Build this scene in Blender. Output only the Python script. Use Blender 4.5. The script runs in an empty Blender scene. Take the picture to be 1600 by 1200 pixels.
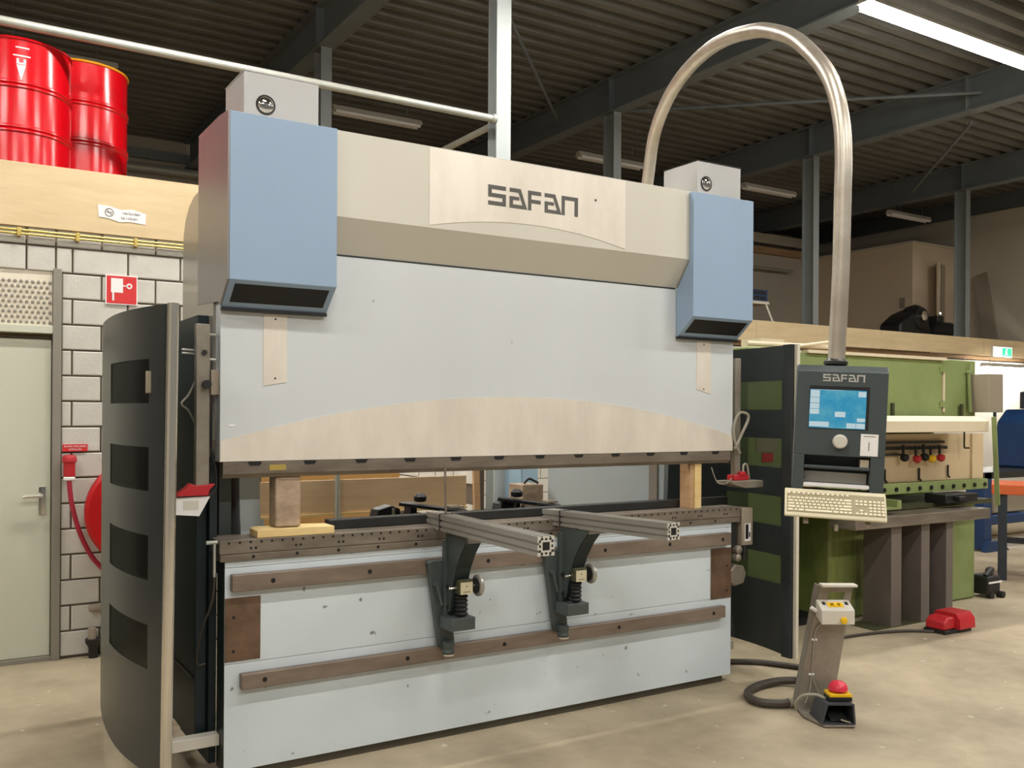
import bpy, math, random
from mathutils import Vector, Matrix
random.seed(4)
SC = bpy.context.scene
COL = SC.collection

# ---------------------------------------------------------------- camera
yaw, roll = math.radians(32.0), math.radians(0.36)
fw = Vector((math.sin(yaw), math.cos(yaw), 0)); rt0 = Vector((math.cos(yaw), -math.sin(yaw), 0)); up0 = Vector((0, 0, 1))
rt = rt0 * math.cos(roll) + up0 * math.sin(roll)
upv = up0 * math.cos(roll) - rt0 * math.sin(roll)
cam_d = bpy.data.cameras.new('camera'); cam = bpy.data.objects.new('camera', cam_d); COL.objects.link(cam)
M = Matrix((rt, upv, -fw)).transposed().to_4x4(); M.translation = (-1.0818, -4.1505, 1.6297)
cam.matrix_world = M
cam_d.sensor_width = 36; cam_d.lens = 36 * 1464 / 1600; cam_d.shift_y = 45 / 1600; cam_d.clip_start = 0.05
SC.camera = cam
# ---------------------------------------------------------------- world, exposure
w = bpy.data.worlds.new('world'); SC.world = w; w.use_nodes = True
w.node_tree.nodes['Background'].inputs[0].default_value = (1.0, 0.99, 0.97, 1)
w.node_tree.nodes['Background'].inputs[1].default_value = 0.22
SC.view_settings.view_transform = 'Standard'; SC.view_settings.look = 'None'
SC.view_settings.gamma = 1.0; SC.view_settings.use_curve_mapping = False
SC.view_settings.exposure = -0.40
LAMP_W = 88.0           # watts of each lit strip light (the area light sits in the fitting, see strip_light)

# ---------------------------------------------------------------- materials
def srgb(r, g, b):
    f = lambda c: (c / 255) / 12.92 if c <= 10 else (((c / 255) + 0.055) / 1.055) ** 2.4
    return (f(r), f(g), f(b), 1)
def mat(name, rgb, rough=0.5, metal=0.0, var=0.0, scale=3.0, var_rgb=None, bump=0.0, bscale=60.0, stretch=(1, 1, 1), emit=0.0, lo=0.35, hi=0.7, spec=0.5, speck=None, speck_lv=0.7, speck_scale=25.0):
    m = bpy.data.materials.new(name); m.use_nodes = True
    nt = m.node_tree; N = nt.nodes; L = nt.links; p = N['Principled BSDF']
    c = srgb(*rgb)
    p.inputs['Base Color'].default_value = c; p.inputs['Roughness'].default_value = rough; p.inputs['Metallic'].default_value = metal
    p.inputs['Specular IOR Level'].default_value = spec
    if emit:
        p.inputs['Emission Color'].default_value = c; p.inputs['Emission Strength'].default_value = emit
    tc = mp = None
    def coords():
        nonlocal tc, mp
        if mp is None:
            tc = N.new('ShaderNodeTexCoord'); mp = N.new('ShaderNodeMapping'); mp.inputs['Scale'].default_value = stretch
            L.new(tc.outputs['Object'], mp.inputs['Vector'])
        return mp.outputs['Vector']
    out = None
    if var or var_rgb:
        n = N.new('ShaderNodeTexNoise'); n.inputs['Scale'].default_value = scale; n.inputs['Detail'].default_value = 6; n.inputs['Roughness'].default_value = 0.65
        L.new(coords(), n.inputs['Vector'])
        r = N.new('ShaderNodeValToRGB'); r.color_ramp.elements[0].position = lo; r.color_ramp.elements[1].position = hi
        if var_rgb: c2 = srgb(*var_rgb)
        else: c2 = tuple(max(0, x * (1 - var)) for x in c[:3]) + (1,)
        r.color_ramp.elements[0].color = c2; r.color_ramp.elements[1].color = c
        L.new(n.outputs['Fac'], r.inputs['Fac']); out = r.outputs['Color']
    if speck:
        n2 = N.new('ShaderNodeTexNoise'); n2.inputs['Scale'].default_value = speck_scale; n2.inputs['Detail'].default_value = 3
        L.new(coords(), n2.inputs['Vector'])
        r2 = N.new('ShaderNodeValToRGB'); r2.color_ramp.elements[0].position = speck_lv; r2.color_ramp.elements[1].position = speck_lv + 0.04
        r2.color_ramp.elements[0].color = (0, 0, 0, 1); r2.color_ramp.elements[1].color = (1, 1, 1, 1)
        L.new(n2.outputs['Fac'], r2.inputs['Fac'])
        mx = N.new('ShaderNodeMix'); mx.data_type = 'RGBA'
        L.new(r2.outputs['Color'], mx.inputs[0])
        if out: L.new(out, mx.inputs[6])
        else: mx.inputs[6].default_value = c
        mx.inputs[7].default_value = srgb(*speck); out = mx.outputs[2]
    if out: L.new(out, p.inputs['Base Color'])
    if bump:
        n3 = N.new('ShaderNodeTexNoise'); n3.inputs['Scale'].default_value = bscale; n3.inputs['Detail'].default_value = 4
        L.new(coords(), n3.inputs['Vector'])
        b = N.new('ShaderNodeBump'); b.inputs['Strength'].default_value = bump; b.inputs['Distance'].default_value = 0.01
        L.new(n3.outputs['Fac'], b.inputs['Height']); L.new(b.outputs['Normal'], p.inputs['Normal'])
    return m

m_concrete = mat('worn_concrete', (182, 167, 140), 0.58, var_rgb=(140, 127, 104), scale=0.9, lo=0.32, hi=0.6, speck=(205, 194, 172), speck_lv=0.7, speck_scale=14, bump=0.15, bscale=30)
m_block = mat('painted_block', (204, 199, 188), 0.75, var=0.12, scale=5, bump=0.25, bscale=70)
m_mortar = mat('dark_mortar', (92, 80, 66), 0.9)
m_deck = mat('roof_deck', (128, 125, 117), 0.55, metal=0.2, var=0.25, scale=1.5)
m_beam = mat('grey_steel_paint', (112, 118, 120), 0.5, var=0.15, scale=2)
m_column = mat('light_steel_paint', (132, 136, 134), 0.45, var=0.08, scale=3)
m_column_lit = mat('lit_steel_paint', (176, 182, 180), 0.45, var=0.06, scale=3)  # column paint with the glow of the nearby lamp put into its colour
m_cap = mat('cap_grey', (186, 185, 182), 0.42)
m_pipe = mat('galvanised_pipe', (190, 190, 178), 0.4, metal=0.35, var=0.15, scale=8)
m_ply = mat('plywood', (220, 197, 156), 0.6, var_rgb=(204, 180, 138), scale=2.5, stretch=(0.6, 1, 4), bump=0.05)
m_ply2 = mat('aged_plywood', (192, 158, 118), 0.6, var_rgb=(170, 134, 96), scale=4, stretch=(0.5, 1, 3))
m_ply3 = mat('birch_board', (222, 192, 152), 0.6, var_rgb=(204, 172, 132), scale=3, stretch=(0.5, 1, 3))
m_base = mat('oily_base', (74, 66, 52), 0.55, var=0.3, scale=8)
m_mdf = mat('tool_panel_board', (216, 192, 154), 0.65, var=0.1, scale=3)
m_wood = mat('pale_pine', (232, 208, 152), 0.6, var_rgb=(214, 182, 120), scale=6, stretch=(0.4, 3, 3))
m_wood2 = mat('weathered_wood', (188, 164, 138), 0.75, var_rgb=(148, 126, 104), scale=9, stretch=(1, 1, 1.6), bump=0.2)
m_beige = mat('beige_wall', (196, 186, 166), 0.8, var=0.06, scale=2)
m_wallgrey = mat('pale_wall', (208, 202, 190), 0.8, var=0.06, scale=2)
m_white = mat('machine_white', (210, 219, 222), 0.42, var=0.05, scale=2.2, speck=(128, 130, 128), speck_lv=0.71, speck_scale=17)
m_ram = mat('machine_pale_grey', (207, 211, 211), 0.45, var=0.04, scale=2.0, speck=(150, 150, 146), speck_lv=0.75, speck_scale=9)
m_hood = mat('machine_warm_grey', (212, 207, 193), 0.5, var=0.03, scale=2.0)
m_blue = mat('machine_blue', (148, 170, 194), 0.45, var=0.03, scale=2)
m_cover = mat('grey_cover', (136, 132, 130), 0.32, metal=0.15)
m_frame = mat('glossy_grey_frame', (158, 152, 142), 0.14, metal=0.25)
m_teal = mat('dark_teal_paint', (44, 50, 50), 0.33, var=0.12, scale=1.5)
m_teal2 = mat('deep_teal_paint', (22, 38, 42), 0.5, var=0.2, scale=2)
m_bracket = mat('green_grey_paint', (72, 80, 78), 0.45, var=0.12, scale=6)
m_brushed = mat('brushed_steel_sheet', (240, 231, 216), 0.4, metal=0.25, var_rgb=(220, 210, 195), scale=1.6, stretch=(2.2, 1, 0.7), lo=0.3, hi=0.65)
m_tool = mat('oiled_tool_steel', (142, 131, 118), 0.42, metal=0.35, var_rgb=(108, 98, 86), scale=5, stretch=(0.6, 1, 3))
m_rail = mat('browned_steel', (146, 130, 115), 0.45, metal=0.3, var_rgb=(118, 104, 92), scale=6, stretch=(0.5, 1, 2))
m_copper = mat('rusty_plate', (124, 98, 78), 0.42, metal=0.3, var_rgb=(92, 70, 54), scale=7)
m_dark = mat('black_recess', (12, 11, 10), 0.6)
m_black = mat('black_rubber', (30, 30, 30), 0.5, var=0.2, scale=12)
m_darksteel = mat('dark_steel', (62, 62, 60), 0.38, metal=0.5, var=0.25, scale=6)
m_alu = mat('aluminium_profile', (182, 178, 170), 0.35, metal=0.5, var=0.1, scale=4, stretch=(4, 1, 4))
m_alu_end = mat('sawn_aluminium', (214, 210, 200), 0.45, metal=0.4)
m_trim = mat('satin_aluminium', (214, 208, 196), 0.2, metal=0.85)
m_cream = mat('cream_edge', (214, 206, 186), 0.4)
m_stain = mat('stainless_tube', (214, 206, 192), 0.36, metal=0.7, var_rgb=(188, 176, 158), scale=3, stretch=(2, 2, 2))
m_red = mat('glossy_red_paint', (200, 4, 20), 0.18, spec=0.6)
m_redreel = mat('reel_red', (186, 6, 10), 0.45)
m_redplastic = mat('red_plastic', (184, 36, 44), 0.42)
m_redhose = mat('red_hose', (160, 30, 50), 0.5)
m_signred = mat('sign_red', (206, 44, 44), 0.5)
m_signwhite = mat('sign_white', (236, 232, 228), 0.5)
m_yellow = mat('yellow_plastic', (240, 190, 10), 0.4)
m_rimyel = mat('orange_rim', (230, 150, 30), 0.35)
m_brass = mat('brass_pipe', (196, 172, 96), 0.35, metal=0.5)
m_door = mat('door_paint', (200, 200, 180), 0.5)
m_doorframe = mat('door_frame_grey', (136, 130, 118), 0.5)
m_trans = mat('transom_panel', (226, 216, 194), 0.55)
m_dimple = mat('dimple_grey', (140, 134, 122), 0.6)
m_chrome = mat('chrome', (225, 222, 215), 0.08, metal=1.0)
m_green = mat('machine_green', (140, 153, 98), 0.5, var_rgb=(122, 136, 80), scale=2.5, lo=0.25, hi=0.7)
m_green2 = mat('machine_green_oily', (146, 152, 84), 0.5, var_rgb=(104, 116, 62), scale=4, stretch=(2.5, 1, 0.4))
m_oldgrey = mat('old_grey_box', (150, 138, 120), 0.55)
m_guard = mat('cream_guard', (226, 210, 180), 0.55, var=0.06, scale=4)
m_keyb = mat('beige_plastic', (206, 196, 164), 0.5)
m_key = mat('key_plastic', (218, 208, 178), 0.5)
m_panel = mat('control_panel_grey', (66, 74, 74), 0.4, var=0.1, scale=3)
m_logo_d = mat('logo_dark', (88, 86, 80), 0.5)
m_logo_l = mat('logo_light', (176, 174, 164), 0.5)
m_bluem = mat('blue_enamel', (20, 52, 92), 0.45)
m_orange = mat('orange_top', (206, 96, 46), 0.5)
m_navy = mat('navy_leg', (44, 50, 58), 0.5)
m_post = mat('blue_grey_post', (172, 180, 180), 0.5)
m_cable = mat('black_cable', (66, 58, 50), 0.55)
m_gcable = mat('grey_cable', (150, 144, 128), 0.5)
m_lightgrey = mat('light_grey_plastic', (206, 200, 186), 0.5)
m_stand = mat('grey_cast_sheet', (160, 152, 138), 0.42, metal=0.4, var_rgb=(136, 126, 112), scale=8)
m_tube = mat('lit_tube', (255, 252, 246), 0.5, emit=65.0)
m_fix = mat('fixture_white', (200, 192, 176), 0.5)
m_exit = mat('exit_sign_face', (60, 220, 150), 0.5, emit=1.6)
m_exitw = mat('exit_sign_white', (240, 250, 245), 0.5, emit=1.6)
m_scr = mat('screen_blue', (30, 130, 176), 0.3, emit=0.34, var_rgb=(84, 158, 182), scale=9, lo=0.42, hi=0.6)
m_scr2 = mat('screen_keys', (176, 198, 210), 0.3, emit=0.34)
m_greytext = mat('grey_print', (120, 116, 112), 0.6)
m_olive = mat('olive_oiled_steel', (74, 74, 48), 0.5, var=0.3, scale=6)

m_glass = bpy.data.materials.new('tinted_window'); m_glass.use_nodes = True
_n = m_glass.node_tree; _n.nodes.clear()
_o = _n.nodes.new('ShaderNodeOutputMaterial'); _mx = _n.nodes.new('ShaderNodeMixShader'); _t = _n.nodes.new('ShaderNodeBsdfTransparent'); _g = _n.nodes.new('ShaderNodeBsdfGlossy')
_t.inputs[0].default_value = (0.5, 0.53, 0.48, 1); _g.inputs['Color'].default_value = (0.8, 0.8, 0.8, 1); _g.inputs['Roughness'].default_value = 0.22
_mx.inputs[0].default_value = 0.06
_n.links.new(_t.outputs[0], _mx.inputs[1]); _n.links.new(_g.outputs[0], _mx.inputs[2]); _n.links.new(_mx.outputs[0], _o.inputs[0])

# ---------------------------------------------------------------- mesh helpers
class MB:
    def __init__(s): s.v = []; s.f = []
    def add(s, vs, fs):
        o = len(s.v); s.v += [tuple(v) for v in vs]; s.f += [tuple(i + o for i in f) for f in fs]; return s
    def box(s, x0, x1, y0, y1, z0, z1):
        vs = [(x, y, z) for x in (x0, x1) for y in (y0, y1) for z in (z0, z1)]
        return s.add(vs, [(0, 1, 3, 2), (4, 6, 7, 5), (0, 4, 5, 1), (2, 3, 7, 6), (0, 2, 6, 4), (1, 5, 7, 3)])
    def prism(s, pts, ax, a, b):
        def P(p, t): return {'x': (t, p[0], p[1]), 'y': (p[0], t, p[1]), 'z': (p[0], p[1], t)}[ax]
        n = len(pts)
        return s.add([P(p, a) for p in pts] + [P(p, b) for p in pts],
                     [tuple(range(n)), tuple(range(2 * n - 1, n - 1, -1))] + [(i, (i + 1) % n, n + (i + 1) % n, n + i) for i in range(n)])
    def ring(s, path, r, n=10, closed=False):
        path = [Vector(p) for p in path]; k = len(path); rs = r if isinstance(r, (list, tuple)) else [r] * k
        vs = []; prev = None
        for i in range(k):
            a = path[i - 1] if (i > 0 or closed) else path[i]; b = path[(i + 1) % k] if (i < k - 1 or closed) else path[i]
            t = (b - a).normalized()
            if prev is None:
                h = Vector((0, 0, 1)) if abs(t.z) < 0.9 else Vector((1, 0, 0)); u = t.cross(h).normalized()
            else:
                u = (prev - t * prev.dot(t)).normalized()
            prev = u; q = t.cross(u)
            vs += [path[i] + (u * math.cos(2 * math.pi * j / n) + q * math.sin(2 * math.pi * j / n)) * rs[i] for j in range(n)]
        fs = [(i * n + j, i * n + (j + 1) % n, ((i + 1) % k) * n + (j + 1) % n, ((i + 1) % k) * n + j) for i in range(k if closed else k - 1) for j in range(n)]
        if not closed: fs += [tuple(range(n - 1, -1, -1)), tuple(range((k - 1) * n, k * n))]
        return s.add(vs, fs)
    def cyl(s, p0, p1, r, n=16, r1=None): return s.ring([p0, p1], [r, r if r1 is None else r1], n)
    def lathe(s, prof, c=(0, 0, 0), ax='z', n=24):
        vs = []
        for r, h in prof:
            for j in range(n):
                a = 2 * math.pi * j / n; x, y = r * math.cos(a), r * math.sin(a)
                v = {'z': (x, y, h), 'y': (x, h, y), 'x': (h, x, y)}[ax]
                vs.append((v[0] + c[0], v[1] + c[1], v[2] + c[2]))
        k = len(prof)
        fs = [(i * n + j, i * n + (j + 1) % n, (i + 1) * n + (j + 1) % n, (i + 1) * n + j) for i in range(k - 1) for j in range(n)]
        return s.add(vs, fs + [tuple(range(n)), tuple(range((k - 1) * n, k * n))])
    def bar(s, p0, p1, w, h, upd=(0, 0, 1)):
        a, b = Vector(p0), Vector(p1); t = (b - a).normalized(); u = t.cross(Vector(upd)).normalized(); q = u.cross(t)
        vs = [p + u * i * w / 2 + q * j * h / 2 for p in (a, b) for i, j in ((-1, -1), (1, -1), (1, 1), (-1, 1))]
        return s.add(vs, [(0, 1, 2, 3), (7, 6, 5, 4)] + [(i, (i + 1) % 4, 4 + (i + 1) % 4, 4 + i) for i in range(4)])
def smoothpath(pts, k=6):
    P = [Vector(p) for p in pts]; out = []
    for i in range(len(P) - 1):
        p0 = P[max(i - 1, 0)]; p1 = P[i]; p2 = P[i + 1]; p3 = P[min(i + 2, len(P) - 1)]
        for j in range(k):
            t = j / k
            out.append(0.5 * ((2 * p1) + (p2 - p0) * t + (2 * p0 - 5 * p1 + 4 * p2 - p3) * t * t + (3 * p1 - p0 - 3 * p2 + p3) * t ** 3))
    return out + [P[-1]]

ORG = {}
def mesh_of(name, mb, m, org=(0, 0, 0), smooth=True):
    import bmesh
    me = bpy.data.meshes.new(name)
    me.from_pydata([(v[0] - org[0], v[1] - org[1], v[2] - org[2]) for v in mb.v], [], mb.f)
    bm = bmesh.new(); bm.from_mesh(me); bmesh.ops.recalc_face_normals(bm, faces=bm.faces); bm.to_mesh(me); bm.free()
    me.materials.append(m)
    if smooth:
        me.shade_smooth(); me.set_sharp_from_angle(angle=math.radians(35))
    return me
def obj(name, mb, m, parent=None, bevel=0.0, label=None, kind=None):
    if parent is not None: org = ORG[parent.name]
    else:
        xs, ys, zs = zip(*mb.v); org = ((min(xs) + max(xs)) / 2, (min(ys) + max(ys)) / 2, min(zs))
    o = bpy.data.objects.new(name, mesh_of(name, mb, m, org)); COL.objects.link(o)
    if parent is not None: o.parent = parent
    else: o.location = org
    ORG[o.name] = org
    if bevel:
        b = o.modifiers.new('bevel', 'BEVEL'); b.width = bevel; b.segments = 2; b.limit_method = 'ANGLE'; b.angle_limit = math.radians(40)
    if label: o['label'] = label
    if kind: o['kind'] = kind
    return o
def thing(name, label, cat, loc=(0, 0, 0), group=None, rot=None):
    o = bpy.data.objects.new(name, None); COL.objects.link(o); o.empty_display_size = 0.1
    if rot is None: o.location = loc; ORG[o.name] = tuple(loc)
    else:
        m4 = rot.to_4x4(); m4.translation = loc; o.matrix_world = m4; ORG[o.name] = (0, 0, 0)
    o['label'] = label; o['category'] = cat
    if group: o['group'] = group
    return o
def tag(o, label, cat, group=None):
    o['label'] = label; o['category'] = cat
    if group: o['group'] = group
    return o
def struct(name, mb, m, parent=None, bevel=0.0):
    return obj(name, mb, m, parent, bevel, kind='structure' if parent is None else None)
def inst(name, me, loc, parent):
    o = bpy.data.objects.new(name, me); COL.objects.link(o); o.parent = parent
    g = ORG[parent.name]; o.location = (loc[0] - g[0], loc[1] - g[1], loc[2] - g[2]); ORG[o.name] = g
    return o
def copy_tree(root, loc):
    r = root.copy(); COL.objects.link(r); r.location = loc
    for ch in list(root.children):
        c = ch.copy(); COL.objects.link(c); c.parent = r
        for g in list(ch.children):
            d = g.copy(); COL.objects.link(d); d.parent = c
    return r
def text_obj(name, s, size, m, mtx, parent=None, depth=0.0008):
    cu = bpy.data.curves.new(name, 'FONT'); cu.body = s; cu.size = size; cu.align_x = 'CENTER'; cu.align_y = 'CENTER'; cu.extrude = depth
    t = bpy.data.objects.new(name, cu); COL.objects.link(t)
    bpy.context.view_layer.update()
    me = bpy.data.meshes.new_from_object(t.evaluated_get(bpy.context.evaluated_depsgraph_get()))
    bpy.data.objects.remove(t); me.materials.clear(); me.materials.append(m)
    o = bpy.data.objects.new(name, me); COL.objects.link(o)
    if parent is not None:
        o.parent = parent; g = Vector(ORG[parent.name]); mm = mtx.copy(); mm.translation = mm.translation - g; o.matrix_local = mm
    else: o.matrix_world = mtx
    return o
FRONT = Matrix(((1, 0, 0), (0, 0, -1), (0, 1, 0))).to_4x4()     # text standing upright, read from -Y
def front_at(x, y, z):
    m4 = FRONT.copy(); m4.translation = (x, y, z); return m4

# ================================================================ SETTING
struct('floor', MB().box(-9, 20, -9, 11.6, -0.12, 0), m_concrete)
# corrugated roof deck, ribs along X
prof = []; y = -9.0
while y < 11.4:
    prof += [(y, 5.95), (y + 0.085, 5.95), (y + 0.11, 6.06), (y + 0.225, 6.06)]; y += 0.25
prof += [(y, 5.95), (y, 6.15), (-9.0, 6.15)]
struct('ceiling', MB().prism(prof, 'x', -9, 20), m_deck)
for bx in (-1.35, 2.5, 6.42, 10.2, 14.05):
    b = MB(); b.box(bx - 0.1, bx + 0.1, -9, 11.4, 5.5, 5.52).box(bx - 0.1, bx + 0.1, -9, 11.4, 5.93, 5.948).box(bx - 0.008, bx + 0.008, -9, 11.4, 5.52, 5.93)
    bo = struct('roof_beam', b, m_beam)
    s = MB(); s.box(bx - 0.095, bx + 0.095, 5.40, 5.415, 5.521, 5.929)
    obj('stiffener', s, m_beam, bo)
    if bx > 6.5: obj('stiffener', MB().box(bx - 0.095, bx + 0.095, 2.9, 2.915, 5.521, 5.929), m_column, bo)
for bx in (-1.35, 2.5, 6.42, 10.2, 14.05):
    c = MB(); c.box(bx - 0.06, bx + 0.06, 5.34, 5.352, 0, 5.499).box(bx - 0.06, bx + 0.06, 5.548, 5.56, 0, 5.499).box(bx - 0.004, bx + 0.004, 5.352, 5.548, 0, 5.499)
    struct('column', c, m_column)
# column at the corner of the left mezzanine
c = MB(); c.box(2.965, 3.105, 2.60, 2.614, 0, 5.94).box(2.965, 3.105, 2.726, 2.74, 0, 5.94).box(3.031, 3.039, 2.614, 2.726, 0, 5.94)
struct('column', c, m_column_lit)
# diagonal roof bracing
for p0, p1 in (((3.6, 3.65, 5.7), (6.25, 6.45, 5.66)), ((6.75, 5.95, 5.72), (10.1, 2.7, 5.68)), ((10.3, 2.95, 5.4), (12.95, 5.65, 5.4))):
    struct('roof_beam_brace', MB().cyl(p0, p1, 0.022, 8), m_beam)

# -------- left block wall, door opening between X -1.28 and -0.386
BH, BW = 0.1675, 0.342
wb = MB(); wb.box(-9, -1.28, 2.612, 2.76, 0, 2.72).box(-0.386, 0.95, 2.612, 2.76, 0, 2.72).box(-1.28, -0.386, 2.62, 2.76, 2.53, 2.72)
wb.box(0.95, 2.95, 2.612, 2.76, 2.1, 2.72)
wall_back = struct('wall_back', wb, m_mortar)
def block_mesh(wd, name='block'):
    g = 0.0055; ch = 0.006; x0, x1 = g, wd - g; z0, z1 = g, BH - g
    b = MB()
    b.add([(x0, 0.03, z0), (x1, 0.03, z0), (x1, 0.03, z1), (x0, 0.03, z1), (x0, ch, z0), (x1, ch, z0), (x1, ch, z1), (x0, ch, z1),
           (x0 + ch, 0, z0 + ch), (x1 - ch, 0, z0 + ch), (x1 - ch, 0, z1 - ch), (x0 + ch, 0, z1 - ch)],
          [(3, 2, 1, 0), (0, 1, 5, 4), (1, 2, 6, 5), (2, 3, 7, 6), (3, 0, 4, 7), (4, 5, 9, 8), (5, 6, 10, 9), (6, 7, 11, 10), (7, 4, 8, 11), (8, 9, 10, 11)])
    return mesh_of(name, b, m_block, smooth=False)
me_full = block_mesh(BW)
_cut = {}
def lay(x0, x1, z, off, parent, ypl=2.6):
    x = off
    while x < x1:
        a, b = max(x, x0), min(x + BW, x1)
        if b - a > 0.03:
            wd = round(b - a, 3)
            if abs(wd - BW) < 0.004: me = me_full
            else: me = _cut.setdefault(wd, None) or _cut.__setitem__(wd, block_mesh(wd)) or _cut[wd]
            inst('block', me, (a, ypl + random.uniform(-0.0015, 0.0015), z), parent)
        x += BW
row = 0; z = 0.012
while z < 2.70:
    off = -0.273 - 9 * BW if row % 2 else -0.095 - 9 * BW
    if z < 2.5: lay(-0.338, 0.95, z, off, wall_back)
    else: lay(-1.398, -0.372, z, -0.372 - 9 * BW * 1.5, wall_back); lay(-0.372, 0.95, z, off, wall_back)
    if z < 2.5: lay(-1.9, -1.33, z, off, wall_back)
    row += 1; z += BH
# side wall of the room behind the machine, faces -X
ws = MB().box(2.862, 2.96, 2.76, 6.5, 0, 2.7)
wall_side = struct('wall_side', ws, m_mortar)
me_side = mesh_of('block', MB().box(0, 0.03, 0.006, BW - 0.006, 0.006, BH - 0.006), m_block, smooth=False)
for r_ in range(4, 9):
    for k in range(7):
        inst('block', me_side, (2.85, 2.765 + k * BW + (BW / 2 if r_ % 2 else 0), 0.012 + r_ * BH), wall_side)
m_farblock = bpy.data.materials.new('far_block'); m_farblock.use_nodes = True
_nt = m_farblock.node_tree; _b = _nt.nodes.new('ShaderNodeTexBrick'); _tc = _nt.nodes.new('ShaderNodeTexCoord'); _mp = _nt.nodes.new('ShaderNodeMapping')
_mp.inputs['Rotation'].default_value = (math.pi / 2, 0, 0)
_nt.links.new(_tc.outputs['Object'], _mp.inputs[0]); _nt.links.new(_mp.outputs[0], _b.inputs['Vector'])
_b.inputs['Scale'].default_value = 1.0; _b.inputs['Brick Width'].default_value = BW; _b.inputs['Row Height'].default_value = BH; _b.inputs['Mortar Size'].default_value = 0.005
_b.inputs['Color1'].default_value = srgb(204, 198, 186); _b.inputs['Color2'].default_value = srgb(198, 192, 180); _b.inputs['Mortar'].default_value = srgb(110, 98, 84)
_nt.links.new(_b.outputs['Color'], _nt.nodes['Principled BSDF'].inputs['Base Color']); _nt.nodes['Principled BSDF'].inputs['Roughness'].default_value = 0.8
wf = struct('wall_far', MB().box(3.0, 12.6, 5.3, 5.32, 0, 2.58), m_farblock)
struct('wall_far_panel', MB().box(12.6, 17, 5.29, 5.32, 0, 2.58), m_wallgrey)
# mezzanine decks and kick boards
struct('floor_mezzanine_left', MB().box(-9, 3.05, 2.62, 11.4, 2.725, 2.8), m_ply)
struct('floor_mezzanine_right', MB().box(3.05, 17, 5.325, 11.4, 2.6, 2.66), m_ply2)
kb = struct('trim_kickboard_left', MB().box(-9, 2.95, 2.60, 2.615, 2.801, 3.19), m_ply2)
for x0 in (-3.9, -1.46, 0.98):
    obj('plywood_panel', MB().box(x0 + 0.003, x0 + 2.44, 2.582, 2.60, 2.803, 3.21), m_ply, kb, bevel=0.002)
kb2 = struct('trim_kickboard_right', MB().box(3.1, 17, 5.235, 5.25, 2.66, 2.93), m_ply2)
for k in range(5):
    obj('plywood_panel', MB().box(3.3 + k * 2.75, 3.3 + (k + 1) * 2.75 - 0.004, 5.2, 5.235, 2.665, 2.955), m_ply, kb2, bevel=0.002)
# upper back walls and end wall
struct('wall_back_upper', MB().box(-9, 20, 11.5, 11.6, 0, 6.1), m_beige)
struct('wall_back_inner', MB().box(6.6, 14.9, 9.7, 9.8, 2.66, 5.1), m_beige)
struct('trim_1', MB().box(6.6, 14.9, 9.6, 9.699, 4.98, 5.12), m_ply2)
struct('trim_2', MB().box(6.6, 14.9, 9.62, 9.699, 5.2, 5.4), m_beige)
struct('trim_3', MB().box(-9, 6.6, 11.4, 11.499, 5.6, 5.74), m_column)
struct('wall_right', MB().box(16.6, 16.7, -9, 11.5, 0, 5.62), m_beige)
struct('wall_right_upper', MB().box(16.65, 16.75, -9, 11.5, 5.62, 6.1), m_beam)
struct('wall_left', MB().box(-9.1, -9, -9, 11.5, 0, 5.95), m_wallgrey)
cb = MB(); cb.box(14.9, 15.0, 7.0, 9.7, 2.66, 4.93).box(15.0, 15.62, 7.0, 7.1, 2.66, 4.93).box(15.95, 16.6, 7.0, 7.1, 2.66, 4.93).box(15.62, 15.95, 7.0, 7.1, 4.6, 4.93)
wc = struct('wall_cabin', cb, mat('cabin_wall', (212, 192, 162), 0.8))
obj('cabin_roof', MB().box(14.88, 16.6, 6.98, 9.7, 4.93, 4.97), m_beige, wc)
d2 = struct('door_2', MB().prism([(15.22, 6.70), (15.24, 6.665), (15.615, 6.945), (15.595, 6.98)], 'z', 2.67, 4.55), mat('cabin_door', (196, 176, 140), 0.6))
obj('door_handle', MB().cyl((15.57, 6.86, 3.6), (15.5, 6.81, 3.6), 0.02, 8).cyl((15.6, 6.9, 3.6), (15.57, 6.86, 3.6), 0.03, 8), m_chrome, d2)
obj('door_edge', MB().box(15.617, 15.68, 6.93, 6.985, 2.66, 4.6), m_cream, d2)
o = obj('switch_box', MB().box(14.87, 14.9, 7.15, 7.26, 3.7, 3.9), m_oldgrey); tag(o, 'small grey switch box on the beige cabin corner', 'switch box')
# door 1 with perforated transom
dr = struct('door_1', MB().box(-1.27, -0.392, 2.63, 2.67, 0.03, 2.085), m_door, bevel=0.004)
h = obj('door_plate', MB().box(-0.463, -0.422, 2.618, 2.63, 0.95, 1.13), m_chrome, dr, bevel=0.002)
obj('door_handle', MB().cyl((-0.442, 2.62, 1.075), (-0.442, 2.57, 1.075), 0.011, 10).ring([(-0.442, 2.57, 1.075), (-0.48, 2.566, 1.075), (-0.56, 2.568, 1.073)], 0.0115, 10), m_trim, h)
fr = MB().box(-0.388, -0.338, 2.585, 2.68, 0.0, 2.55).box(-1.33, -1.28, 2.585, 2.68, 0.0, 2.55)
obj('door_frame', fr, m_doorframe, dr, bevel=0.003)
obj('door_rail', MB().box(-1.28, -0.388, 2.59, 2.68, 2.125, 2.175), m_door, dr, bevel=0.003)
obj('door_threshold', MB().box(-1.28, -0.388, 2.6, 2.68, 0.0, 0.028), m_doorframe, dr)
tr = obj('transom_panel', MB().box(-1.28, -0.39, 2.615, 2.65, 2.176, 2.53), m_trans, dr)
dm = MB()
for j in range(9):
    for i in range(26):
        x = -0.405 - i * 0.0335 - (0.0168 if j % 2 else 0); z = 2.195 + j * 0.0325
        dm.lathe([(0.0115, -0.004), (0.007, -0.0085)], (x, 2.6155, z), 'y', 6)
obj('dimple', dm, m_dimple, tr, kind='stuff')

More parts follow.
